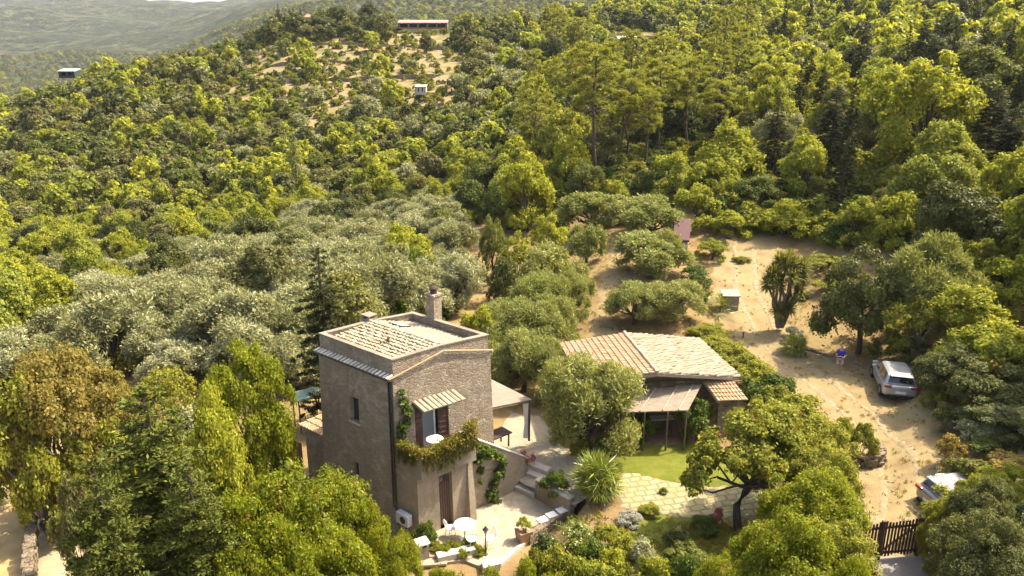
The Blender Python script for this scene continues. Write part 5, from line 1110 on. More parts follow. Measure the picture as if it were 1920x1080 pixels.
# sandy field beyond that wall
drape('orange_field', [at(*q, -2.4) for q in [(-120, 900), (-60, 870), (30, 862), (80, 885), (95, 905), (60, 925), (50, 960), (52, 1100), (-150, 1200)]], plain('orange_earth', (0.360, 0.238, 0.094), .95, var=.25, scale=1.2, bmp=.3), .35, .05, .1)
drape('gravel_track', [at(*q, -2.4) for q in [(66, 960), (130, 950), (160, 1000), (140, 1100), (66, 1100)]], plain('pale_track', (0.360, 0.274, 0.158), .95, var=.2, scale=2), .3, .05, .08)
def spot_light(px, py, z, label, h=1.0):
    p = at(px, py, z); o = empty('garden_lamp', (p.x, p.y, z)); tag(o, label, 'lamp')
    mb = MB(); mb.lathe((0, 0, 0), [(.09, 0), (.09, .04), (.03, .08), (.025, h), (.05, h+.02)], 8); mb.build('pole', M_IRON, o)
    mb = MB(); mb.lathe((0, 0, h+.025), [(.06, 0), (.09, .17)], 6); mb.build('glass', M_SLAB, o)
    mb = MB(); mb.lathe((0, 0, h+.2), [(.14, 0), (.05, .1), (.015, .17)], 6); mb.build('cap', M_IRON, o)
spot_light(911, 1040, PATIO_Z, 'small black lantern post at the lower end of the patio')
def post(px, py, z, h, label):
    p = at(px, py, z); mb = MB(); mb.tube([(0, 0, -.1), (0, 0, h)], .05, 7); mb.box((0, 0, h+.03), (.16, .16, .06)); o = mb.build('marker_post', M_WOOD); o.location = (p.x, p.y, z); tag(o, label, 'post')
post(1440-360+312, 645, 0, .8, 'short wooden post at the hedge beside the yard'); post(1799, 838, .3, 1.6, 'thin dark post standing on the dry right bank')
post(1050, 462, 2.2, 1.0, 'weathered fence post at the edge of the olive grove')
# patio furniture
def wire_chair(px, py, rz, label):
    p = at(px, py, PATIO_Z); o = empty('wire_chair', (p.x, p.y, PATIO_Z), rz); tag(o, label, 'chair', 'patio chairs')
    mb = MB(); mb.lathe((0, 0, .43), [(.21, 0), (.22, .02), (.21, .035)], 14); mb.build('seat', M_WHITE, o)
    for a in (.8, 2.35, 3.9, 5.5): mb = MB(); mb.tube([(.17*math.cos(a), .17*math.sin(a), .43), (.24*math.cos(a), .24*math.sin(a), 0)], .014, 6); mb.build('leg', M_WHITE, o)
    mb = MB(); mb.tube([(-.2, .12, .44), (-.19, .24, .75), (-.1, .26, .9), (.1, .26, .9), (.19, .24, .75), (.2, .12, .44)], .016, 6)
    for x in (-.1, -.035, .035, .1): mb.tube([(x, .2, .45), (x, .26, .9)], .009, 5)
    mb.build('backrest', M_WHITE, o)
tp = at(872, 1010, PATIO_Z); to = empty('patio_table', (tp.x, tp.y, PATIO_Z)); tag(to, 'round white table between metal chairs on the lower patio', 'table')
mb = MB(); mb.lathe((0, 0, .70), [(.45, 0), (.47, .015), (.45, .03)], 24); mb.build('table_top', M_WHITE, to)
mb = MB(); mb.lathe((0, 0, 0), [(.24, 0), (.22, .03), (.04, .07), (.035, .70)], 10); mb.build('pedestal', M_WHITE, to)
wire_chair(845, 1006, 2.2, 'white wire chair nearest the brown tower door'); wire_chair(885, 1028, -2.6, 'white wire chair in front of the round patio table'); wire_chair(918, 1026, -1.2, 'white wire chair beside the black lantern post')
p = T(1.25, -.72, BZ); bo = empty('balcony_table', (p.x, p.y, BZ)); tag(bo, 'round white table on the overgrown balcony', 'table')
mb = MB(); mb.lathe((0, 0, .95), [(.36, 0), (.37, .015), (.36, .03)], 24); mb.build('table_top', M_WHITE, bo); mb = MB(); mb.lathe((0, 0, 0.005), [(.2, 0), (.18, .03), (.03, .06), (.03, .945)], 10); mb.build('pedestal', M_IRON, bo)
# air conditioner on the balcony block
p = T(-.22, -.55, -.15); ac = empty('air_conditioner', (p.x, p.y, p.z), math.atan2(ey.y, ey.x)); tag(ac, 'pale grey air conditioner unit on the tower corner by the downpipes', 'air conditioner')
mb = MB(); mb.box((-.05, 0, 0), (.72, .28, .52)); mb.build('casing', plain('grey_white_casing', (0.432, 0.432, 0.432), .5, var=.05), ac, bevel=.015)
mb = MB(); [mb.lathe((0, 0, 0), [(.17, 0), (.175, .01), (.17, .02)], 20)]; q = mb.build('grille', M_IRON, ac); q.rotation_euler = (-math.pi/2*-1, 0, 0); q.location = (-.1, .141, 0)
mb = MB(); mb.box((.2, 0, -.3), (.04, .34, .06)); mb.box((-.3, 0, -.3), (.04, .34, .06)); mb.build('bracket', M_IRON, ac)
# barbecue chimney and stone edging at the bottom of the patio
p = at(793, 1062, -1.4); bc = empty('barbecue_chimney', (p.x, p.y, -1.4)); tag(bc, 'square rendered garden chimney with white cap at the bottom edge', 'chimney'); hc = atY(793, 1012, p.y).z+1.4
mb = MB(); mb.box((0, 0, hc/2-.12), (.42, .42, hc-.24), .5); mb.build('shaft', M_PARAPET, bc)
mb = MB(); [mb.box((x, y, hc-.17), (.07, .07, .1), .0) for x in (-.15, .15) for y in (-.15, .15)]; mb.box((0, 0, hc-.17), (.2, .2, .1), .0); mb.build('flue', M_BLACK, bc)
mb = MB(); mb.box((0, 0, hc-.09), (.52, .52, .07), .5); mb.box((0, 0, hc-.03), (.3, .3, .05), .5); mb.build('cap', M_WHITE, bc, bevel=.01)
mb = MB()
for i in range(3):
    p = at(797+i*3, 1030+i*14, -1.0); mb.box((p.x, p.y, -.93-.02*i), (1.5, .32, .12), .12)
tag(mb.build('tile_coping', M_TILE_OLD, bevel=.03), 'weathered stone coping tiles behind the square garden chimney', 'coping')
a, b = at(822, 1056, PATIO_Z), at(908, 1036, PATIO_Z); d = (b-a).normalized(); mb = MB(); mb.hexa([(*a.xy, -1.6), (*b.xy, -1.6), (*(b+Vector((-d.y, d.x, 0))*.4).xy, -1.6), (*(a+Vector((-d.y, d.x, 0))*.4).xy, -1.6)], [(*a.xy, -.7), (*b.xy, -.7), (*(b+Vector((-d.y, d.x, 0))*.4).xy, -.7), (*(a+Vector((-d.y, d.x, 0))*.4).xy, -.7)])
tag(mb.build('barbecue_bench', M_SLAB, bevel=.01), 'long pale masonry bench from the garden chimney to the lantern', 'bench')
p = at(912, 1058, -.7); mb = MB(); mb.prism([at(*q, -.7) for q in [(903, 1048), (932, 1043), (938, 1056), (906, 1064)]], -1.5, -.72); tag(mb.build('garden_bench', M_SLAB, bevel=.01), 'pale angular masonry block just below the lantern post', 'seat')
p = at(982, 1012, PATIO_Z); pl = empty('planter_box', (p.x, p.y, PATIO_Z), .5); tag(pl, 'square terracotta planter with a bright green shrub on the patio edge', 'planter')
mb = MB(); mb.hexa([(-.25, -.25, 0), (.25, -.25, 0), (.25, .25, 0), (-.25, .25, 0)], [(-.3, -.3, .5), (.3, -.3, .5), (0.216, 0.216, 0.360), (-.3, .3, .5)]); mb.build('pot', plain('terracotta', (0.302, 0.180, 0.108), .9), pl, bevel=.01)

# faint wheel tracks and loose stones
ctr = [at(*q, 0) for q in [(1688, 1030), (1692, 940), (1680, 865), (1615, 785), (1525, 715), (1445, 650), (1395, 585), (1388, 520)]]
for sd in (-.75, .75):
    L_, R_2 = [], []
    for i, c in enumerate(ctr):
        d = (ctr[min(i+1, len(ctr)-1)]-ctr[max(i-1, 0)]).normalized(); q = Vector((-d.y, d.x, 0)); L_.append(c+q*(sd-.2)); R_2.append(c+q*(sd+.2))
    drape('wheel_track', L_+R_2[::-1], plain('packed_pale_sand', (.24, .178, .09), .95, var=.3, scale=3, bmp=.2), .12, .045, .1)
def bare(px, py):
    return (px < 1115 and py > 765) or (1140 < px < 1460 and 818 < py < 980)
def stones():
    pr = []
    for v in range(4):
        n = 8; V = []
        for ring, (r_, z_) in enumerate(((.9, 0), (1, .35), (.6, .7))): V += [(r_*math.cos(k*math.pi/4)*rng.uniform(.7, 1.2), r_*math.sin(k*math.pi/4)*rng.uniform(.7, 1.2), z_) for k in range(n)]
        Q = [(i*n+k, i*n+(k+1) % n, (i+1)*n+(k+1) % n, (i+1)*n+k) for i in range(2) for k in range(n)]+[(16, 17, 18, 19), (16, 19, 20, 23), (20, 21, 22, 23)]
        pr.append(npmesh('stone', np.array(V)*.07, np.array(Q), M_RUBBLE))
    pts = []; sc_ = []
    while len(pts) < 1500:
        px, py = rng.uniform(880, 1880), rng.uniform(430, 1040); p = at(px, py, 0); s = rng.uniform(.3, 1.0)**2*1.6
        if bare(px, py): continue
        pts.append((p.x, p.y, h1(p.x, p.y)+.02)); sc_.append((s, s*rng.uniform(.6, 1.2), s*.7))
    scatter_stuff('loose_stones', pts, sc_, rng.uniform(0, 6.28, len(pts)), pr)
stones()

drape('grove_path', [at(*q, q[2] if len(q) > 2 else 1.2) if False else at(q[0], q[1], h1(at(q[0], q[1], 1.2).x, at(q[0], q[1], 1.2).y)) for q in [(1098, 640), (1160, 640), (1148, 590), (1160, 545), (1185, 515), (1172, 470), (1165, 440), (1145, 440), (1140, 480), (1125, 520), (1120, 580)]], bpy.data.materials['trodden_sand'], .3, .04, .2)
# ---------------------------------------------------------------- near trees and plants, each placed by hand
def fronds(n, L, nb, kind, seed, elev=(-.5, 1.35)):
    """fan-palm / rosette leaves as blades"""
    rd_ = np.random.RandomState(seed); C = []; N_ = []; A_ = []; Ls = []; W_ = []
    for i in range(n):
        e = elev[0]+(elev[1]-elev[0])*((i+.5)/n); a = i*2.39996+rd_.uniform(-.2, .2); d = np.array([math.cos(a)*math.cos(e), math.sin(a)*math.cos(e), math.sin(e)])
        s = np.array([-math.sin(a), math.cos(a), 0]); u = np.cross(d, s); l = L*rd_.uniform(.8, 1.1)
        if kind == 'fan':
            hub = d*l*.38
            for k in range(nb):
                t = (k/(nb-1)-.5)*2.5; dd = d*math.cos(t)+s*math.sin(t)-np.array([0, 0, .25*abs(t)]); dd /= np.linalg.norm(dd); bl_ = l*.66*(1-.12*abs(t))
                C.append(hub+dd*bl_*.5); A_.append(dd); N_.append(u*.8+rd_.normal(size=3)*.35); Ls.append(bl_); W_.append(.05)
            C.append(d*l*.2); A_.append(d); N_.append(u); Ls.append(l*.4); W_.append(.03)
        elif kind == 'feather':
            for k in range(nb):
                t = .25+.75*k/nb; bend = np.array([0, 0, -.35*t*t*l]); q = d*l*t+bend
                for sg in (-1, 1):
                    dd = d*.6+s*sg*.8; dd /= np.linalg.norm(dd); ll = l*.28*(1.1-t*.6); C.append(q+dd*ll*.5); A_.append(dd); N_.append(u+rd_.normal(size=3)*.2); Ls.append(ll); W_.append(.045)
        else:
            dd = d+rd_.normal(size=3)*.06; dd /= np.linalg.norm(dd); C.append(dd*l*.5); A_.append(dd); N_.append(u+rd_.normal(size=3)*.2); Ls.append(l); W_.append(.13 if kind == 'strap' else .03)
    N_ = unit(np.array(N_)); return leafquads(np.array(C), N_, np.array(A_), np.array(Ls), np.array(W_))
def rosette(name, X, Y, z0, L, n, nb, kind, mat, label, cat, trunk=0.0, tr=.16, scale=1.0, elev=(-.5, 1.35), skirt=False):
    o = empty(name, (X, Y, z0)); tag(o, label, cat); V, Q = fronds(n, L, nb, kind, int(abs(X*10))+n, elev); V = V+np.array([0, 0, trunk])
    link('fronds', npmesh('fronds', V, Q, LM[mat]), o)
    mb = MB(); mb.tube([(0, 0, -.2), (.02, 0, trunk*.5+.02), (0, 0, trunk+.12)], [tr*1.1, tr, tr*.9], 9); mb.build('stem', bark, o)
    if skirt:
        V, Q = fronds(14, L*.75, 9, 'fan', 5, (-1.3, -.6)); link('dead_fronds', npmesh('dead_fronds', V+np.array([0, 0, trunk]), Q, LM['straw']), o)
    return o
MAN += MAN0 + [(atY(1182, 100, y_).x, y_, 5.0) for y_ in (178, 171, 164)] + [(atY(793, 60, y_).x+dx_, y_, 4.0) for y_ in (243, 236) for dx_ in (-7, 0, 7)]
def T_(name, kind, lod, px, ytop, Y, wid, label, cat='tree', mat=None, group=None, hmul=1.0, base=None, rad=None, lean=(0, 0)):
    X, Y, w_, h_ = seen(px, ytop, Y, wid); MAN.append((X, Y, wid*.42 if rad is None else rad))
    return plant(name, kind, lod, X, Y, w_, h_*hmul, label, cat, group, mat, lean=lean)
# foreground
T_('cedar_tree', 'cedar', 'hi', 262, 715, 20.6, 6.4, 'tall green conifer with drooping tiers at the lower left')
T_('cedar_tree', 'cedar', 'hi', 170, 850, 17.8, 4.6, 'shorter dark conifer in the bottom left corner')
T_('cedar_tree', 'cedar', 'hi', 350, 860, 19.0, 4.6, 'dark conifer crown just left of the flowering foreground tree')
T_('rusty_tree', 'rust', 'hi', 92, 648, 31.5, 5.8, 'orange-brown tree over the field wall at the left edge')
T_('rusty_tree', 'rust', 'hi', 205, 690, 33.5, 4.4, 'rust-tinted tree right behind the tall left conifer', mat='rust')
T_('rusty_tree', 'rust', 'mid', 20, 700, 30.0, 4.4, 'rust and green tree cut by the left edge', mat='pod2')
T_('rusty_tree', 'rust', 'mid', 300, 690, 37, 3.6, 'thin rusty tree between conifer and olives', mat='pod2')
T_('leafy_tree', 'pod', 'hi', 445, 655, 28.6, 4.8, 'green rounded tree with reddish top left of the tower', mat='pod')
T_('leafy_tree', 'pod', 'mid', 385, 745, 25.6, 3.2, 'smaller green tree below the round tree left of the tower', mat='bright')
T_('podded_tree', 'pod', 'hi', 560, 880, 21.8, 5.2, 'bright green tree with orange seed pods below the tower')
T_('podded_tree', 'pod', 'hi', 470, 930, 19.6, 4.2, 'bright green podded tree at the bottom, left of the tower base')
T_('podded_tree', 'pod', 'hi', 655, 920, 22.2, 2.6, 'right lobe tree of the podded pair below the tower', mat='pod')
T_('podded_tree', 'pod', 'hi', 610, 1010, 18.6, 3.4, 'light green tree at the bottom edge under the tower')
T_('podded_tree', 'pod', 'hi', 728, 985, 20.4, 2.3, 'small bright round tree beside the square garden chimney', mat='pod')
for i, (px, y, Y, w_) in enumerate([(840, 1058, 19.6, 1.7), (920, 1066, 19.2, 1.7), (990, 1058, 19.6, 1.8), (1050, 1068, 19, 1.5)]):
    T_('yellow_shrub', 'pod', 'mid', px, y, Y, w_, ['leftmost', 'second', 'third', 'rightmost'][i]+' yellow-orange shrub along the bottom below the patio', 'shrub', 'pod', 'yellow shrubs below the patio')
# tree with the bent trunk, and the mass behind and below it
def bent_tree():
    X, Y = at(1385, 992, 0).x, at(1385, 992, 0).y; o = empty('bent_tree', (X, Y, 0)); tag(o, 'olive-brown tree with a curved bare trunk over the flagged path', 'tree'); MAN.append((X, Y, 2))
    rng2 = [(0, 0, -.3), (-.12, 0, .5), (-.18, 0, 1.1), (.1, 0, 1.75), (.35, .1, 2.1)]
    tr = [(rng2, [.2, .17, .15, .15, .13])]; blobs = []
    for i, (x, y, z, r) in enumerate([(-1.7, 0, 2.5, .75), (-1.1, .4, 3.5, .9), (-1.5, .6, 3.0, .7), (0, .8, 4.1, 1.0), (1.0, .6, 4.2, 1.0), (1.9, .3, 3.7, .9), (.5, -.3, 3.4, .95), (1.5, -.4, 2.9, .8), (2.4, .2, 3.0, .8), (-.4, -.2, 3.3, .8), (2.6, .9, 3.6, .8), (1.7, 1.2, 4.4, .9), (-1.9, -.2, 2.2, .55), (2.1, -.5, 2.2, .6), (.3, 1.3, 3.6, .9)]):
        r *= .8; blobs.append((x, y, z, r)); tr.append(limb((.25, .05, 2.0), (x*.9, y*.9, z-.2), .085, .02, 5, .1))
        for _ in range(4): d = rng.normal(size=3)*r*.75; blobs.append((x+d[0], y+d[1], z+d[2]*.6, r*.42))
    V, Q = blob_leaves(blobs, 30000, .12, 1.7, 'tuft', (.3, .3, 2.8), shell=(.4, 1.15)); link('crown', npmesh('crown', V, Q, LM['pod2']), o)
    V, Q = tubes(tr, 7); link('trunk', npmesh('trunk', V, Q, bark, smooth=True), o)
bent_tree()
for i, (px, y, Y, w_, mt) in enumerate([(1500, 765, 28.0, 4.2, 'pod2'), (1545, 845, 25.0, 3.4, 'pod2'), (1535, 880, 22.6, 3.6, 'pod'), (1455, 1000, 19.8, 2.8, 'pod'), (1560, 985, 19.8, 3.4, 'pod2'), (1500, 1000, 18.2, 3.4, 'pod'), (1600, 1045, 17.8, 1.9, 'pod'), (1365, 1050, 18.6, 1.9, 'pod')]):
    T_('garden_tree', 'pod', 'hi', px, y-4, Y, w_*1.16, ['olive-brown tree crown behind the bent tree by the drive', 'olive-brown tree beside the stone planter', 'bright podded tree right of the bent trunk', 'bright green tree under the bent trunk at the bottom', 'brownish podded tree left of the gate', 'bright podded tree at the bottom edge, left of the gate', 'small bright tree touching the left end of the gate', 'low bright tree at the bottom, left of the bent trunk'][i], 'tree', mt)
# olives round the houses
T_('olive_tree', 'olive_green', 'hi', 1108, 668, 32.4, 5.5, 'spreading olive tree in front of the low cottage', mat='olive_green')
OL = [(1228, 455, 55.5, 6.0, 'large olive tree left of the utility box'), (1195, 545, 48.0, 4.2, 'left half olive behind the cottage roof'), (1262, 540, 48.5, 4.4, 'right half olive behind the cottage roof'), (1042, 478, 52.5, 5.0, 'olive tree left of the sandy grove path, upper'),
      (1000, 535, 46.5, 4.9, 'olive tree in the row left of the grove path, second'), (1068, 530, 48.5, 3.4, 'small olive bordering the grove path halfway'), (965, 585, 43.0, 4.8, 'olive tree just right of the tower chimney'), (1030, 575, 44.0, 4.2, 'olive at the lower end of the row beside the path'),
      (985, 640, 39.5, 4.2, 'olive tree directly behind the pergola'), (935, 655, 40.5, 3.6, 'olive hugging the right side of the tower'), (1030, 655, 38.5, 3.2, 'small olive between pergola and cottage roof'), (1100, 432, 59.5, 3.4, 'low olive at the top of the grove path'),
      (1225, 385, 64, 6.2, 'olive tree left of the red-roofed shed'), (1110, 372, 68, 6.0, 'olive tree at the upper left of the grove'), (1180, 375, 70, 5.2, 'olive tree at the top middle of the grove'), (1240, 445, 56.5, 3.0, 'olive tree just below the red-roofed shed')]
for px, y, Y, w_, lb_ in OL: T_('olive_tree', 'olive_green', 'hi' if Y < 50 else 'mid', px, y-4, Y, w_*1.1, lb_, mat='olive_green', hmul=1.15)
# yard plants
T_('conifer_tree', 'conifer', 'hi', 596, 458, 37.5, 5.0, 'dark narrow cypress rising behind the left corner of the tower', mat='conifer', rad=4.5)
T_('leafy_tree', 'bright', 'mid', 900, 575, 42, 2.6, 'bright green fig-like bush behind the tower chimney', 'bush')
T_('evergreen_tree', 'dark', 'mid', 950, 478, 49.5, 3.2, 'dark round evergreen beside the left track')
T_('evergreen_tree', 'dark', 'mid', 925, 405, 60, 3.0, 'dark bush at the head of the left track', 'bush', 'oak')
T_('bushy_tree', 'yellow', 'mid', 975, 438, 56, 4.4, 'yellow-green shrub tree above the olive row')
T_('bushy_tree', 'yellow', 'mid', 1030, 405, 62, 4.2, 'yellow-green thicket at the grove corner', mat='bright')
T_('shade_tree', 'dark', 'hi', 1630, 458, 44.0, 6.0, 'dark dense tree shading the silver hatchback', mat='dark', rad=3.2)
T_('grey_tree', 'olive', 'hi', 1768, 450, 43.0, 6.4, 'grey-green tree right of the dark shade tree', mat='olive_green')
T_('grey_tree', 'rust', 'mid', 1738, 560, 41.0, 4.2, 'drooping brownish tree beside the shade tree', mat='pod2')
T_('bushy_tree', 'bright', 'hi', 1855, 545, 38.5, 6.2, 'bright leafy tree on the bank at the right edge')
T_('bushy_tree', 'bright', 'mid', 1915, 470, 42, 5, 'tall leafy tree cut by the right edge')
T_('evergreen_tree', 'dark', 'hi', 1798, 650, 36.0, 4.0, 'dark bush behind the rear of the silver hatchback', 'bush', 'oak')
T_('evergreen_tree', 'dark', 'hi', 1875, 680, 33.5, 5.2, 'dark thicket on the right bank above the hidden car', 'bush', 'oak')
T_('evergreen_tree', 'dark', 'hi', 1915, 765, 30.5, 4.2, 'dark bush at the right edge above the hedge', 'bush', 'dark')
T_('bushy_tree', 'yellow', 'mid', 1545, 478, 55.5, 4.2, 'yellow-green round bush behind the yucca', 'bush')
T_('bushy_tree', 'bright', 'mid', 1480, 375, 63, 4.6, 'light green small tree above the yard entrance')
T_('bushy_tree', 'bright', 'mid', 1375, 395, 63, 4.0, 'light green tree right of the red-roofed shed')
T_('evergreen_tree', 'dark', 'mid', 1308, 498, 52, 2.9, 'glossy dark round shrub left of the utility box', 'shrub', 'shade')
T_('bushy_tree', 'bright', 'mid', 1340, 448, 59, 3.0, 'pale leafy bush behind the utility box', 'bush', 'bright')
T_('bushy_tree', 'bright', 'mid', 1390, 485, 58.5, 1.8, 'small rounded bush right of the utility box', 'bush', 'hedge')
def S(px, ytop, Y, wid, label, mat='hedge', name='shrub', group=None, lod='hi'): return T_(name, 'hedge', lod, px, ytop, Y, wid, label, 'shrub', mat, group, rad=wid*.5)
HD = [(1330, 618, 46.5, 2.2, 'yellow'), (1352, 640, 44.5, 2.2, 'hedge'), (1375, 655, 42.5, 2.0, 'hedge'), (1398, 672, 40.5, 2.2, 'hedge'), (1420, 690, 38.8, 2.2, 'hedge'), (1442, 712, 37.0, 2.2, 'shade'), (1462, 735, 35.4, 2.2, 'hedge'), (1485, 755, 33.8, 2.4, 'hedge'), (1520, 780, 32.0, 2.3, 'hedge'), (1550, 800, 30.6, 1.8, 'hedge')]
for i, (px, y, Y, w_, mt) in enumerate(HD): S(px, y-8, Y, w_*1.4, 'hedge shrub beside the drive, '+['farthest, pale and yellow', 'second from far end', 'third from far end', 'fourth from far end', 'fifth from far end, at cottage corner', 'dark glossy one by the porch', 'seventh from far end', 'eighth from far end', 'second nearest the planter', 'nearest the stone planter'][i], mt, 'hedge_shrub', 'hedge shrubs along the drive')
S(1625, 795, 31.6, 1.7, 'bushy shrub growing from the stone planter', 'hedge'); S(1590, 790, 32.2, 1.3, 'thin shrub at the back of the stone planter', 'hedge')
S(1310, 750, 33.6, 2.4, 'glossy shrub right of the reed canopy posts', 'shade', 'climbing_shrub'); S(1205, 775, 33.2, 1.6, 'dark climber shrub left of the serving table', 'shade', 'climbing_shrub'); S(1130, 822, 31.8, 1.5, 'dark low shrub at the foot of the cottage olive', 'shade')
S(1085, 825, 32.0, 1.1, 'thin pale bush left of the cottage olive trunk', 'hedge'); S(1040, 885, 29.3, 1.5, 'dark ground shrub above the retaining wall', 'shade')
S(1218, 950, 27.3, 1.1, 'small yellow-green ball bush beside the flagged path', 'yellow'); S(1180, 962, 26.6, 1.3, 'silvery cushion bush near the fan palm', 'silver'); S(1325, 972, 26.0, 1.3, 'blue-green ball bush at the bent tree foot', 'shade'); S(1290, 1020, 24.2, 1.8, 'dark straggling bush in the lower lawn', 'oak')
S(1345, 955, 26.5, .6, 'small dark red-leaved plant at the foot of the bent tree', 'flower'); S(1025, 1000, 24.2, 1.7, 'white-blossomed shrub below the patio edge wall', 'white'); S(1055, 1030, 22.4, 1.9, 'rounded green shrub in the border below the patio', 'pod2'); S(1150, 1035, 22.6, 1.9, 'pale green shrub in the border under the palm', 'bright')
S(1205, 1025, 22.6, 1.7, 'grey-green shrub right of the border', 'olive'); S(1110, 1050, 21.2, 1.9, 'bright shrub at the bottom edge of the border', 'bright'); S(1250, 1062, 21.2, 1.6, 'low bush at the bottom of the lower lawn', 'bright'); S(1180, 1075, 20.2, 1.6, 'light green shrub at the bottom middle right', 'hedge')
S(1490, 612, 46.5, 1.4, 'silvery feathery bush beside the yucca foot', 'silver'); S(795, 978, 26.4, 1.2, 'very dark shrub under the air conditioner', 'shade'); S(1245, 905, 28.8, .0001+.5, 'tiny tuft at the flagged path edge', 'hedge')
S(455, 858, 29, 2.4, 'dark shrub under the tree left of the annex', 'shade'); S(505, 835, 31, 2, 'shaded shrub left of the red annex door', 'shade')
S(985, 990, 25.7, .65, 'bright green shrub growing in the terracotta planter', 'bright')
def lift(nm, z):
    for o in bpy.data.objects:
        if o.get('label') == nm: o.location.z = z
q = [o for o in bpy.data.objects if o.get('label') == 'bright green shrub growing in the terracotta planter'][0]; q.location = (pl.location.x, pl.location.y, PATIO_Z+.45); q.scale = (.3, .3, .32)
q = [o for o in bpy.data.objects if o.get('label') == 'tiny tuft at the flagged path edge'][0]; q.scale = (.2, .2, .15)
for k in range(9):
    p = at(812+k*11, 1028+(k % 3)*7-(k > 5)*4, PATIO_Z); plant('grass_clump', 'hedge', 'hi', p.x, p.y, .7, .38, ['leftmost', 'second', 'third', 'fourth', 'fifth', 'sixth', 'seventh', 'eighth', 'rightmost'][k]+' grassy clump between patio table and masonry bench', 'shrub', 'grass clumps by the patio', 'grass', z=PATIO_Z-.05)
# big hedge in the lower right corner
for i, (px, y, Y, w_, mt) in enumerate([(1790, 938, 23.8, 2.0, 'pod2'), (1770, 962, 23.2, 1.5, 'hedge'), (1838, 892, 23.8, 2.4, 'pod2'), (1835, 965, 21.4, 3.2, 'oak'), (1870, 910, 22.4, 3.0, 'oak'), (1890, 990, 19.6, 3.4, 'oak'), (1900, 880, 24.8, 2.6, 'bright'), (1910, 950, 22.2, 2.0, 'white')]):
    T_('hedge_bush', 'pod', 'hi', px, y, Y, w_, ['rounded hedge bush in front of the hidden silver car', 'small hedge bush touching the gate wall', 'tall peak of the hedge behind the gate', 'dark face of the hedge above the curved wall', 'hedge bush between the peak and the right edge', 'darkest hedge bush at the bottom right corner', 'light green bush at the right edge beside the hidden car', 'white-blossomed bush at the lower right edge'][i], 'bush', mt, 'hedge bushes behind the gate')
# dry bank scrub
for i, (px, py) in enumerate([(1780, 800), (1830, 830), (1850, 790), (1790, 860), (1820, 900), (1880, 850), (1760, 760), (1895, 900)]):
    p = at(px, py, 1.0); T_('bank_shrub', 'hedge', 'mid', px, py-45, p.y, 1.5+.5*(i % 3), ['leafy scrub high on the right bank behind the hatchback', 'greyish scrub in the middle of the right bank', 'scrub above the dark thicket edge on the right bank', 'straw-coloured clump beside the bank wall', 'dull green scrub low on the right bank near the hidden car', 'greyish scrub at the right edge of the bank', 'leafy clump at the top of the shaded bank wall', 'straw-coloured clump behind the hidden car'][i], 'shrub', ['oak', 'olive', 'hedge', 'straw'][i % 4], 'dry scrub on the right bank')
# palms
p = at(1118, 962, -.9); rosette('fan_palm', p.x, p.y, -.95, 1.4, 80, 17, 'fan', 'palm', 'shaggy fan palm with dead skirt beside the retaining wall', 'palm', 1.75, .22, skirt=True)
p = at(1085, 1025, -.95); rosette('cycad', p.x, p.y, -.95, 1.4, 34, 9, 'feather', 'shade', 'dark green cycad below the fan palm', 'palm', .35, .16)
p = at(1135, 1015, -.95); rosette('cycad', p.x, p.y, -.95, 1.2, 26, 9, 'feather', 'palm', 'paler cycad right below the fan palm', 'palm', .3, .14)
p = at(1350, 612, 0); rosette('cycad', p.x, p.y, h1(p.x, p.y), 1.5, 34, 9, 'feather', 'palm', 'cycad at the far end of the drive hedge', 'palm', .4, .16)
p = at(1320, 600, 0); rosette('cycad', p.x, p.y, h1(p.x, p.y), 1.2, 26, 9, 'feather', 'shade', 'dark cycad against the round shrub by the hedge end', 'palm', .3, .16)
p = at(1490, 668, 0); rosette('fan_palm', p.x, p.y, h1(p.x, p.y), 1.15, 46, 13, 'fan', 'palm', 'low fan palm bush at the edge of the yard terrace', 'palm', .45, .16)
def yucca():
    p = at(1463, 606, .0); z = h1(p.x, p.y); p = at(1463, 606, z); o = empty('yucca', (p.x, p.y, z)); tag(o, 'tall multi-stemmed yucca in the sandy yard', 'yucca'); V = []; Q = []; n = 0; tr = []; MAN.append((p.x, p.y, 1.5))
    for i, (x, y, h) in enumerate([(0, 0, 4.1), (.6, .1, 4.0), (-.7, 0, 3.6), (1.1, 0, 3.3), (-1.1, .2, 2.7), (.3, .5, 4.4), (-.4, .4, 4.3), (.9, -.3, 2.5), (-.5, -.3, 2.9), (.2, -.4, 3.4), (-1.0, -.2, 3.4), (1.2, .3, 3.9), (.5, -.2, 1.2), (-.3, -.3, 1.0)]):
        v, q = fronds(110, .85, 1, 'strap', i, (-1.0, 1.4)); V.append(v+np.array([x, y, h])); Q.append(q+n); n += len(v); tr.append(limb((x*.15, y*.15, -.3), (x, y, h), .12, .07, 5, .06))
    link('crown', npmesh('crown', np.concatenate(V), np.concatenate(Q), LM['oak']), o); V, Q = tubes(tr, 7); link('trunk', npmesh('trunk', V, Q, barkpale, smooth=True), o)
yucca()
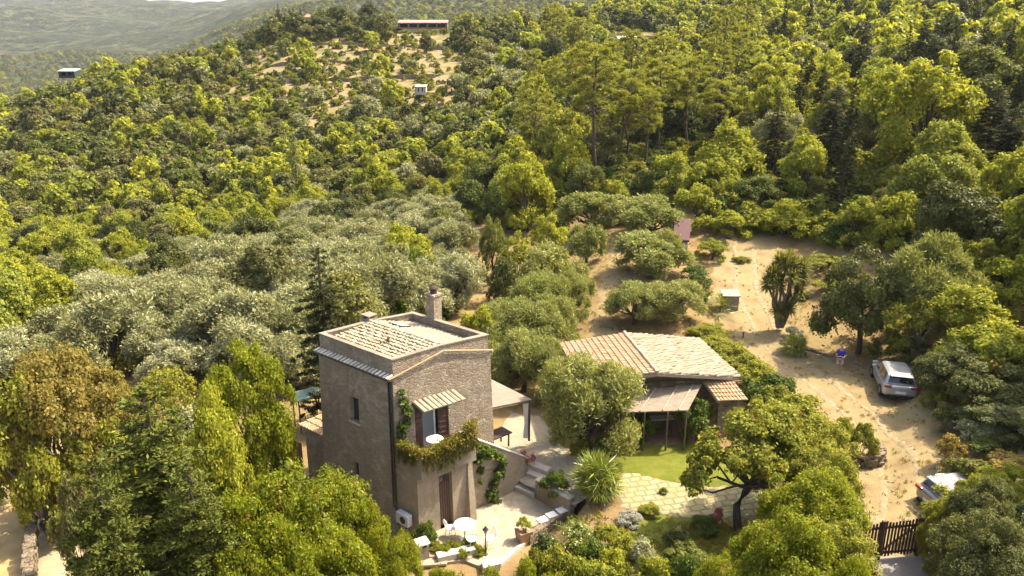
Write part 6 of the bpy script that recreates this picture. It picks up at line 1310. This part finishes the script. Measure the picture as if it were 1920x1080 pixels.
# climbers and balcony plants
def climber(name, pts, n, size, mat, label, r=.18, asp=1.6, extra=None, cat='climber'):
    o = empty(name, pts[0][:3]); tag(o, label, cat); bl = [(p[0]-pts[0][0], p[1]-pts[0][1], p[2]-pts[0][2], p[3] if len(p) > 3 else r) for p in pts]
    V, Q = blob_leaves(bl, n, size, asp, 'tuft', None, shell=(.3, 1.15)); link('foliage', npmesh('foliage', V, Q, LM[mat]), o)
    V, Q = tubes([(np.array([b[:3] for b in bl]), [.02]*len(bl))], 5); link('stem', npmesh('stem', V, Q, bark), o); return o
pts = []
for px, py, r in [(750, 735, .18), (752, 755, .25), (756, 775, .27), (752, 795, .26), (750, 812, .2), (762, 765, .18), (760, 790, .16)]:
    s, z = facept(px, py, F0, ex); q = T(s, -.12, z); pts.append((q.x, q.y, z, r))
climber('wall_climber', pts, 2600, .10, 'shade', 'dark climber on the tower corner beside the balcony door')
pts = []
for px, py, r in [(892, 838, .25), (905, 845, .3), (918, 850, .3), (932, 858, .28), (896, 860, .25), (900, 880, .2), (936, 875, .22), (925, 885, .25), (922, 905, .28), (918, 925, .3), (925, 940, .28), (935, 890, .2), (898, 900, .14), (940, 865, .2)]:
    s, z = facept(px, py, SW0, sw); q = S_(s, -.13, z); pts.append((q.x, q.y, z, r))
climber('wall_climber', pts, 5200, .10, 'shade', 'green climber hanging over the sloping stair wall')
def trailing(label, a0, a1, b0, b1, n, seed, up=.25, drop=.9):
    rd_ = np.random.RandomState(seed); A = T(a0, b0, BT); B = T(a1, b1, BT); c = (A+B)/2; o = empty('trailing_plant', (c.x, c.y, BT)); tag(o, label, 'balcony plant', 'trailing plants along the balcony parapet')
    t = rd_.uniform(size=n); base = np.array(A)[None]*(1-t[:, None])+np.array(B)[None]*t[:, None]-np.array((c.x, c.y, BT)); P = base+rd_.normal(size=(n, 3))*np.array([.11, .11, .1]); P[:, 2] += rd_.uniform(-.05, up, n)
    V, Q = leafquads(P, rdir(n, .3), rdir(n), .11, .065); link('leaves', npmesh('leaves', V, Q, LM['geranium']), o)
    m = n; t = rd_.uniform(size=m); base = np.array(A)[None]*(1-t[:, None])+np.array(B)[None]*t[:, None]-np.array((c.x, c.y, BT)); od = np.array((T(1, -1, BT)-T(1, 0, BT)).normalized()); sd_ = np.array((T(-1, 0, BT)-T(0, 0, BT)).normalized())
    face = (od if abs(b0-b1) < .01 else sd_); L = drop*(.35+.65*np.abs(np.sin(t*9+seed)))*rd_.uniform(.3, 1, m); P = base+face*(.06+rd_.uniform(0, .12, m))[:, None]; P[:, 2] -= L*rd_.uniform(.2, 1, m)
    A_ = np.tile([0, 0, -1.0], (m, 1))+rd_.normal(size=(m, 3))*.15; V, Q = leafquads(P, unit(np.tile(face, (m, 1))+rd_.normal(size=(m, 3))*.5), A_, .2, .03); link('hanging_stems', npmesh('hanging_stems', V, Q, LM['strand']), o)
trailing('trailing plant on the balcony side next to the downpipes', -.02, -.02, -.25, -BD+.1, 700, 1); trailing('trailing plant at the front left corner of the balcony', 0.0, .7, -BD-.02, -BD-.02, 700, 2, .15, 1.1)
trailing('trailing plant in the middle of the balcony front', .7, 1.5, -BD-.02, -BD-.02, 900, 3, .2, 1.3); trailing('trailing plant right of the balcony middle', 1.5, 2.15, -BD-.02, -BD-.02, 800, 4, .3, .9); trailing('tallest yellowish plant at the right end of the balcony', 2.1, 2.6, -BD-.02, -BD-.02, 800, 6, .75, .7)
p = at(988, 852, .6); climber('pink_flowers', [(p.x, p.y, .35, .28), (p.x+.25, p.y+.1, .3, .22), (p.x-.15, p.y+.1, .55, .18)], 700, .09, 'flower', 'pink flowering plant behind the end of the stair wall', cat='flowering plant')
# special wild trees
for px, y, Y, w_, lb_ in [(1128, 80, 83, 9.0, 'tallest bare-trunked pine left of the pine group'), (1185, 135, 88, 6.2, 'pine just right of the tallest pine'), (1215, 165, 84, 5.5, 'slender leaning pine in the middle of the pine group'), (1245, 110, 90, 7.0, 'broad pine in the middle of the pine group'), (1300, 105, 92, 7.0, 'pine at the right end of the pine group'), (1345, 150, 86, 5.5, 'pine standing right of the pine group'), (1165, 190, 92, 5.5, 'short pine behind the tallest pine')]:
    T_('pine_tree', 'pine', 'hi', px, y, Y, w_, lb_, rad=.8, hmul=1.0, group='tall pines in the middle of the slope')
T_('dead_pine', 'conifer', 'mid', 548, 245, 118, 3.4, 'thin tall conifer alone among the left hillside trees', mat='olive_green', rad=1)
for px, y, Y, w_, lb_ in [(1572, 158, 72, 6.0, 'big black-green cypress left of the bright tree'), (1462, 180, 76, 4.4, 'dark brownish conifer left of the big cypress'), (1784, 32, 120, 3.0, 'tallest small cypress near the upper right terraces'), (1748, 55, 118, 2.4, 'second small cypress near the upper right terraces'), (1730, 68, 116, 2.0, 'third small cypress near the upper right terraces'), (1358, 132, 88, 3.2, 'ivy-dark conifer beside the pines'), (1545, 60, 135, 4.4, 'dark pointed tree high on the right slope'), (520, 6, 262, 4.5, 'dark cypress on the left skyline'), (548, 12, 262, 3.6, 'second dark conifer on the left skyline'), (562, 14, 264, 3.6, 'third dark conifer on the left skyline'), (1875, 160, 66, 6.5, 'dark tall cypress thicket at the right edge'), (1905, 200, 60, 6.0, 'black-green conifer cut by the right edge')]:
    T_('cypress_tree', 'conifer', 'hi' if Y < 80 else 'mid', px, y, Y, w_, lb_, rad=w_*.3, mat='conifer')
T_('broadleaf_tree', 'bright', 'hi', 1755, 100, 68, 10.0, 'big bright broad tree high on the right slope', rad=4.5); T_('broadleaf_tree', 'bright', 'hi', 1790, 230, 58, 8.0, 'bright wide tree below the big bright tree', rad=3.5); T_('evergreen_tree', 'dark', 'mid', 1835, 80, 78, 9, 'dark grey-green wide tree above the right edge', mat='oak', rad=4)
T_('broadleaf_tree', 'yellow', 'mid', 1058, 195, 92, 8.5, 'yellow-green rounded pine-like tree left of the tall pine', mat='pine', rad=3.5); T_('evergreen_tree', 'dark', 'mid', 1035, 62, 165, 9.5, 'lone dark oak above the olive terraces', rad=4)
for i, (px, y, Y, w_) in enumerate([(640, 8, 248, 11), (690, 4, 246, 9), (600, 28, 240, 12), (655, 45, 236, 8), (560, 30, 245, 11), (705, 30, 240, 9)]):
    T_('evergreen_tree', 'dark', 'mid', px, y, Y, w_, 'large dark oak in the skyline clump, '+['at its top', 'right of its top', 'left of centre', 'lower centre', 'at its left end', 'at its right end'][i], group='dark oaks in the skyline clump')

for px, y, Y, w_, kd, lb_ in [(1265, 285, 73, 5.2, 'bright', 'bright bush-like tree at the foot of the pines'), (1345, 290, 71, 5.2, 'bright', 'second bright tree at the foot of the pines'), (1205, 318, 75, 3.4, 'oak', 'dull bush between the pines and the grove'), (1160, 338, 74, 2.8, 'bright', 'pale leafy bush at the top of the grove'), (1310, 345, 66, 4.6, 'bright', 'light tree just above the red-roofed shed'), (1425, 330, 68, 5.0, 'oak', 'dull green tree above the yard entrance'), (1095, 300, 78, 4.4, 'oak', 'shaded oak left of the tallest pine trunk')]:
    T_('broadleaf_tree' if kd == 'bright' else 'oak_tree', kd, 'mid', px, y, Y, w_, lb_)
for px, y, Y, w_, mt, lb_ in [(1085, 985, 25.0, 1.6, 'palm', 'green shrub under the left side of the fan palm'), (1145, 985, 24.8, 1.5, 'hedge', 'green shrub under the right side of the fan palm'), (1175, 1010, 23.6, 1.6, 'pod2', 'mixed green shrub beside the silver cushion bush'), (1075, 1050, 21.6, 2.0, 'bright', 'leafy shrub at the bottom left of the border'), (1010, 1030, 22.6, 1.5, 'hedge', 'shrub at the outer foot of the patio kerb'), (1120, 1015, 23.4, 1.8, 'shade', 'dark shrub in the middle of the border'), (1220, 1050, 21.6, 1.8, 'pod2', 'brownish shrub at the bottom of the border'), (1300, 1055, 21.0, 1.7, 'shade', 'dark shrub at the bottom of the lower lawn'), (1270, 985, 25, 1.2, 'oak', 'small dull bush left of the blue-green ball bush')]:
    S(px, y, Y, w_, lb_, mt)
# dry tufts over the yard
def tufts():
    pr = []
    for v in range(3):
        n = 16; C = np.stack([rng.normal(size=n)*.06, rng.normal(size=n)*.06, np.full(n, .05)], 1); A = unit(rng.normal(size=(n, 3))*.5+np.array([0, 0, 1.0])); V, Q = leafquads(C, unit(np.cross(A, rng.normal(size=(n, 3)))), A, rng.uniform(.08, .2, n), .02)
        pr.append(npmesh('tuft', V, Q, LM['straw' if v else 'grass']))
    pts = []; sc_ = []
    while len(pts) < 5500:
        px, py = rng.uniform(880, 1880), rng.uniform(430, 1040); p = at(px, py, 0); z = h1(p.x, p.y)
        if bare(px, py) or (rng.uniform() < .75 and bool(inpoly(np.array([p.x]), np.array([p.y]), DRIVE)[0])): continue
        if math.sin(p.x*.8+math.sin(p.y*.6)*2)+math.sin(p.y*.9-p.x*.3) < rng.uniform(-1.6, 1.4): continue
        s = rng.uniform(.5, 1.5); pts.append((p.x, p.y, z+.03)); sc_.append((s, s, s))
    scatter_stuff('dry_grass', pts, sc_, rng.uniform(0, 6.28, len(pts)), pr)
tufts()

for px, y, Y, w_, mt, lb_ in [(60, 850, 29, 2.6, 'pod2', 'brownish scrub at the foot of the orange tree'), (140, 830, 30, 2.8, 'hedge', 'mixed scrub between orange tree and tall conifer'), (215, 800, 31, 3.2, 'pod2', 'rusty scrub behind the tall conifer'), (290, 800, 30, 3.0, 'bright', 'light scrub right behind the tall conifer top'), (20, 790, 33, 3.0, 'pod2', 'brownish scrub at the left edge'), (345, 760, 33, 3.0, 'olive', 'greyish scrub left of the green rounded tree'), (420, 890, 25, 2.4, 'shade', 'dark scrub between conifer and podded tree'), (370, 820, 27.5, 2.4, 'oak', 'dull scrub under the smaller green tree'), (118, 905, 26, 1.6, 'oak', 'small scrub behind the field wall')]:
    S(px, y, Y, w_, lb_, mt)

for px, y, Y, w_, mt, lb_ in [(1830, 918, 25.6, 3.0, 'pod2', 'hedge shrub standing directly before the hidden car door'), (1768, 948, 25.2, 1.7, 'pod2', 'low hedge shrub below the rear lamp of the hidden car'), (1760, 690, 37.5, 2.6, 'oak', 'dark shrub right behind the hatchback'), (1820, 760, 33.0, 2.6, 'oak', 'dark shrub halfway down the right bank'), (1860, 820, 30.0, 2.4, 'oak', 'dark shrub low on the right bank'), (1720, 640, 41.0, 2.6, 'oak', 'shaded shrub between the hatchback and the bank trees'), (1690, 600, 45.5, 2.4, 'pod2', 'brown scrub behind the shade tree trunk'), (1905, 640, 35, 4.0, 'bright', 'bright leafy shrub at the right edge above the dark thicket'), (1850, 880, 27.5, 2.2, 'hedge', 'green shrub above the hidden car'), (1560, 520, 52, 3.0, 'yellow', 'bright yellow-green shrub left behind the shade tree'), (1500, 560, 52, 1.6, 'hedge', 'small shrub right of the yucca')]:
    S(px, y, Y, w_, lb_, mt)
wild()
haze_box()
print('objects', len(bpy.data.objects), 'polys', sum(len(m.polygons) for m in bpy.data.meshes))
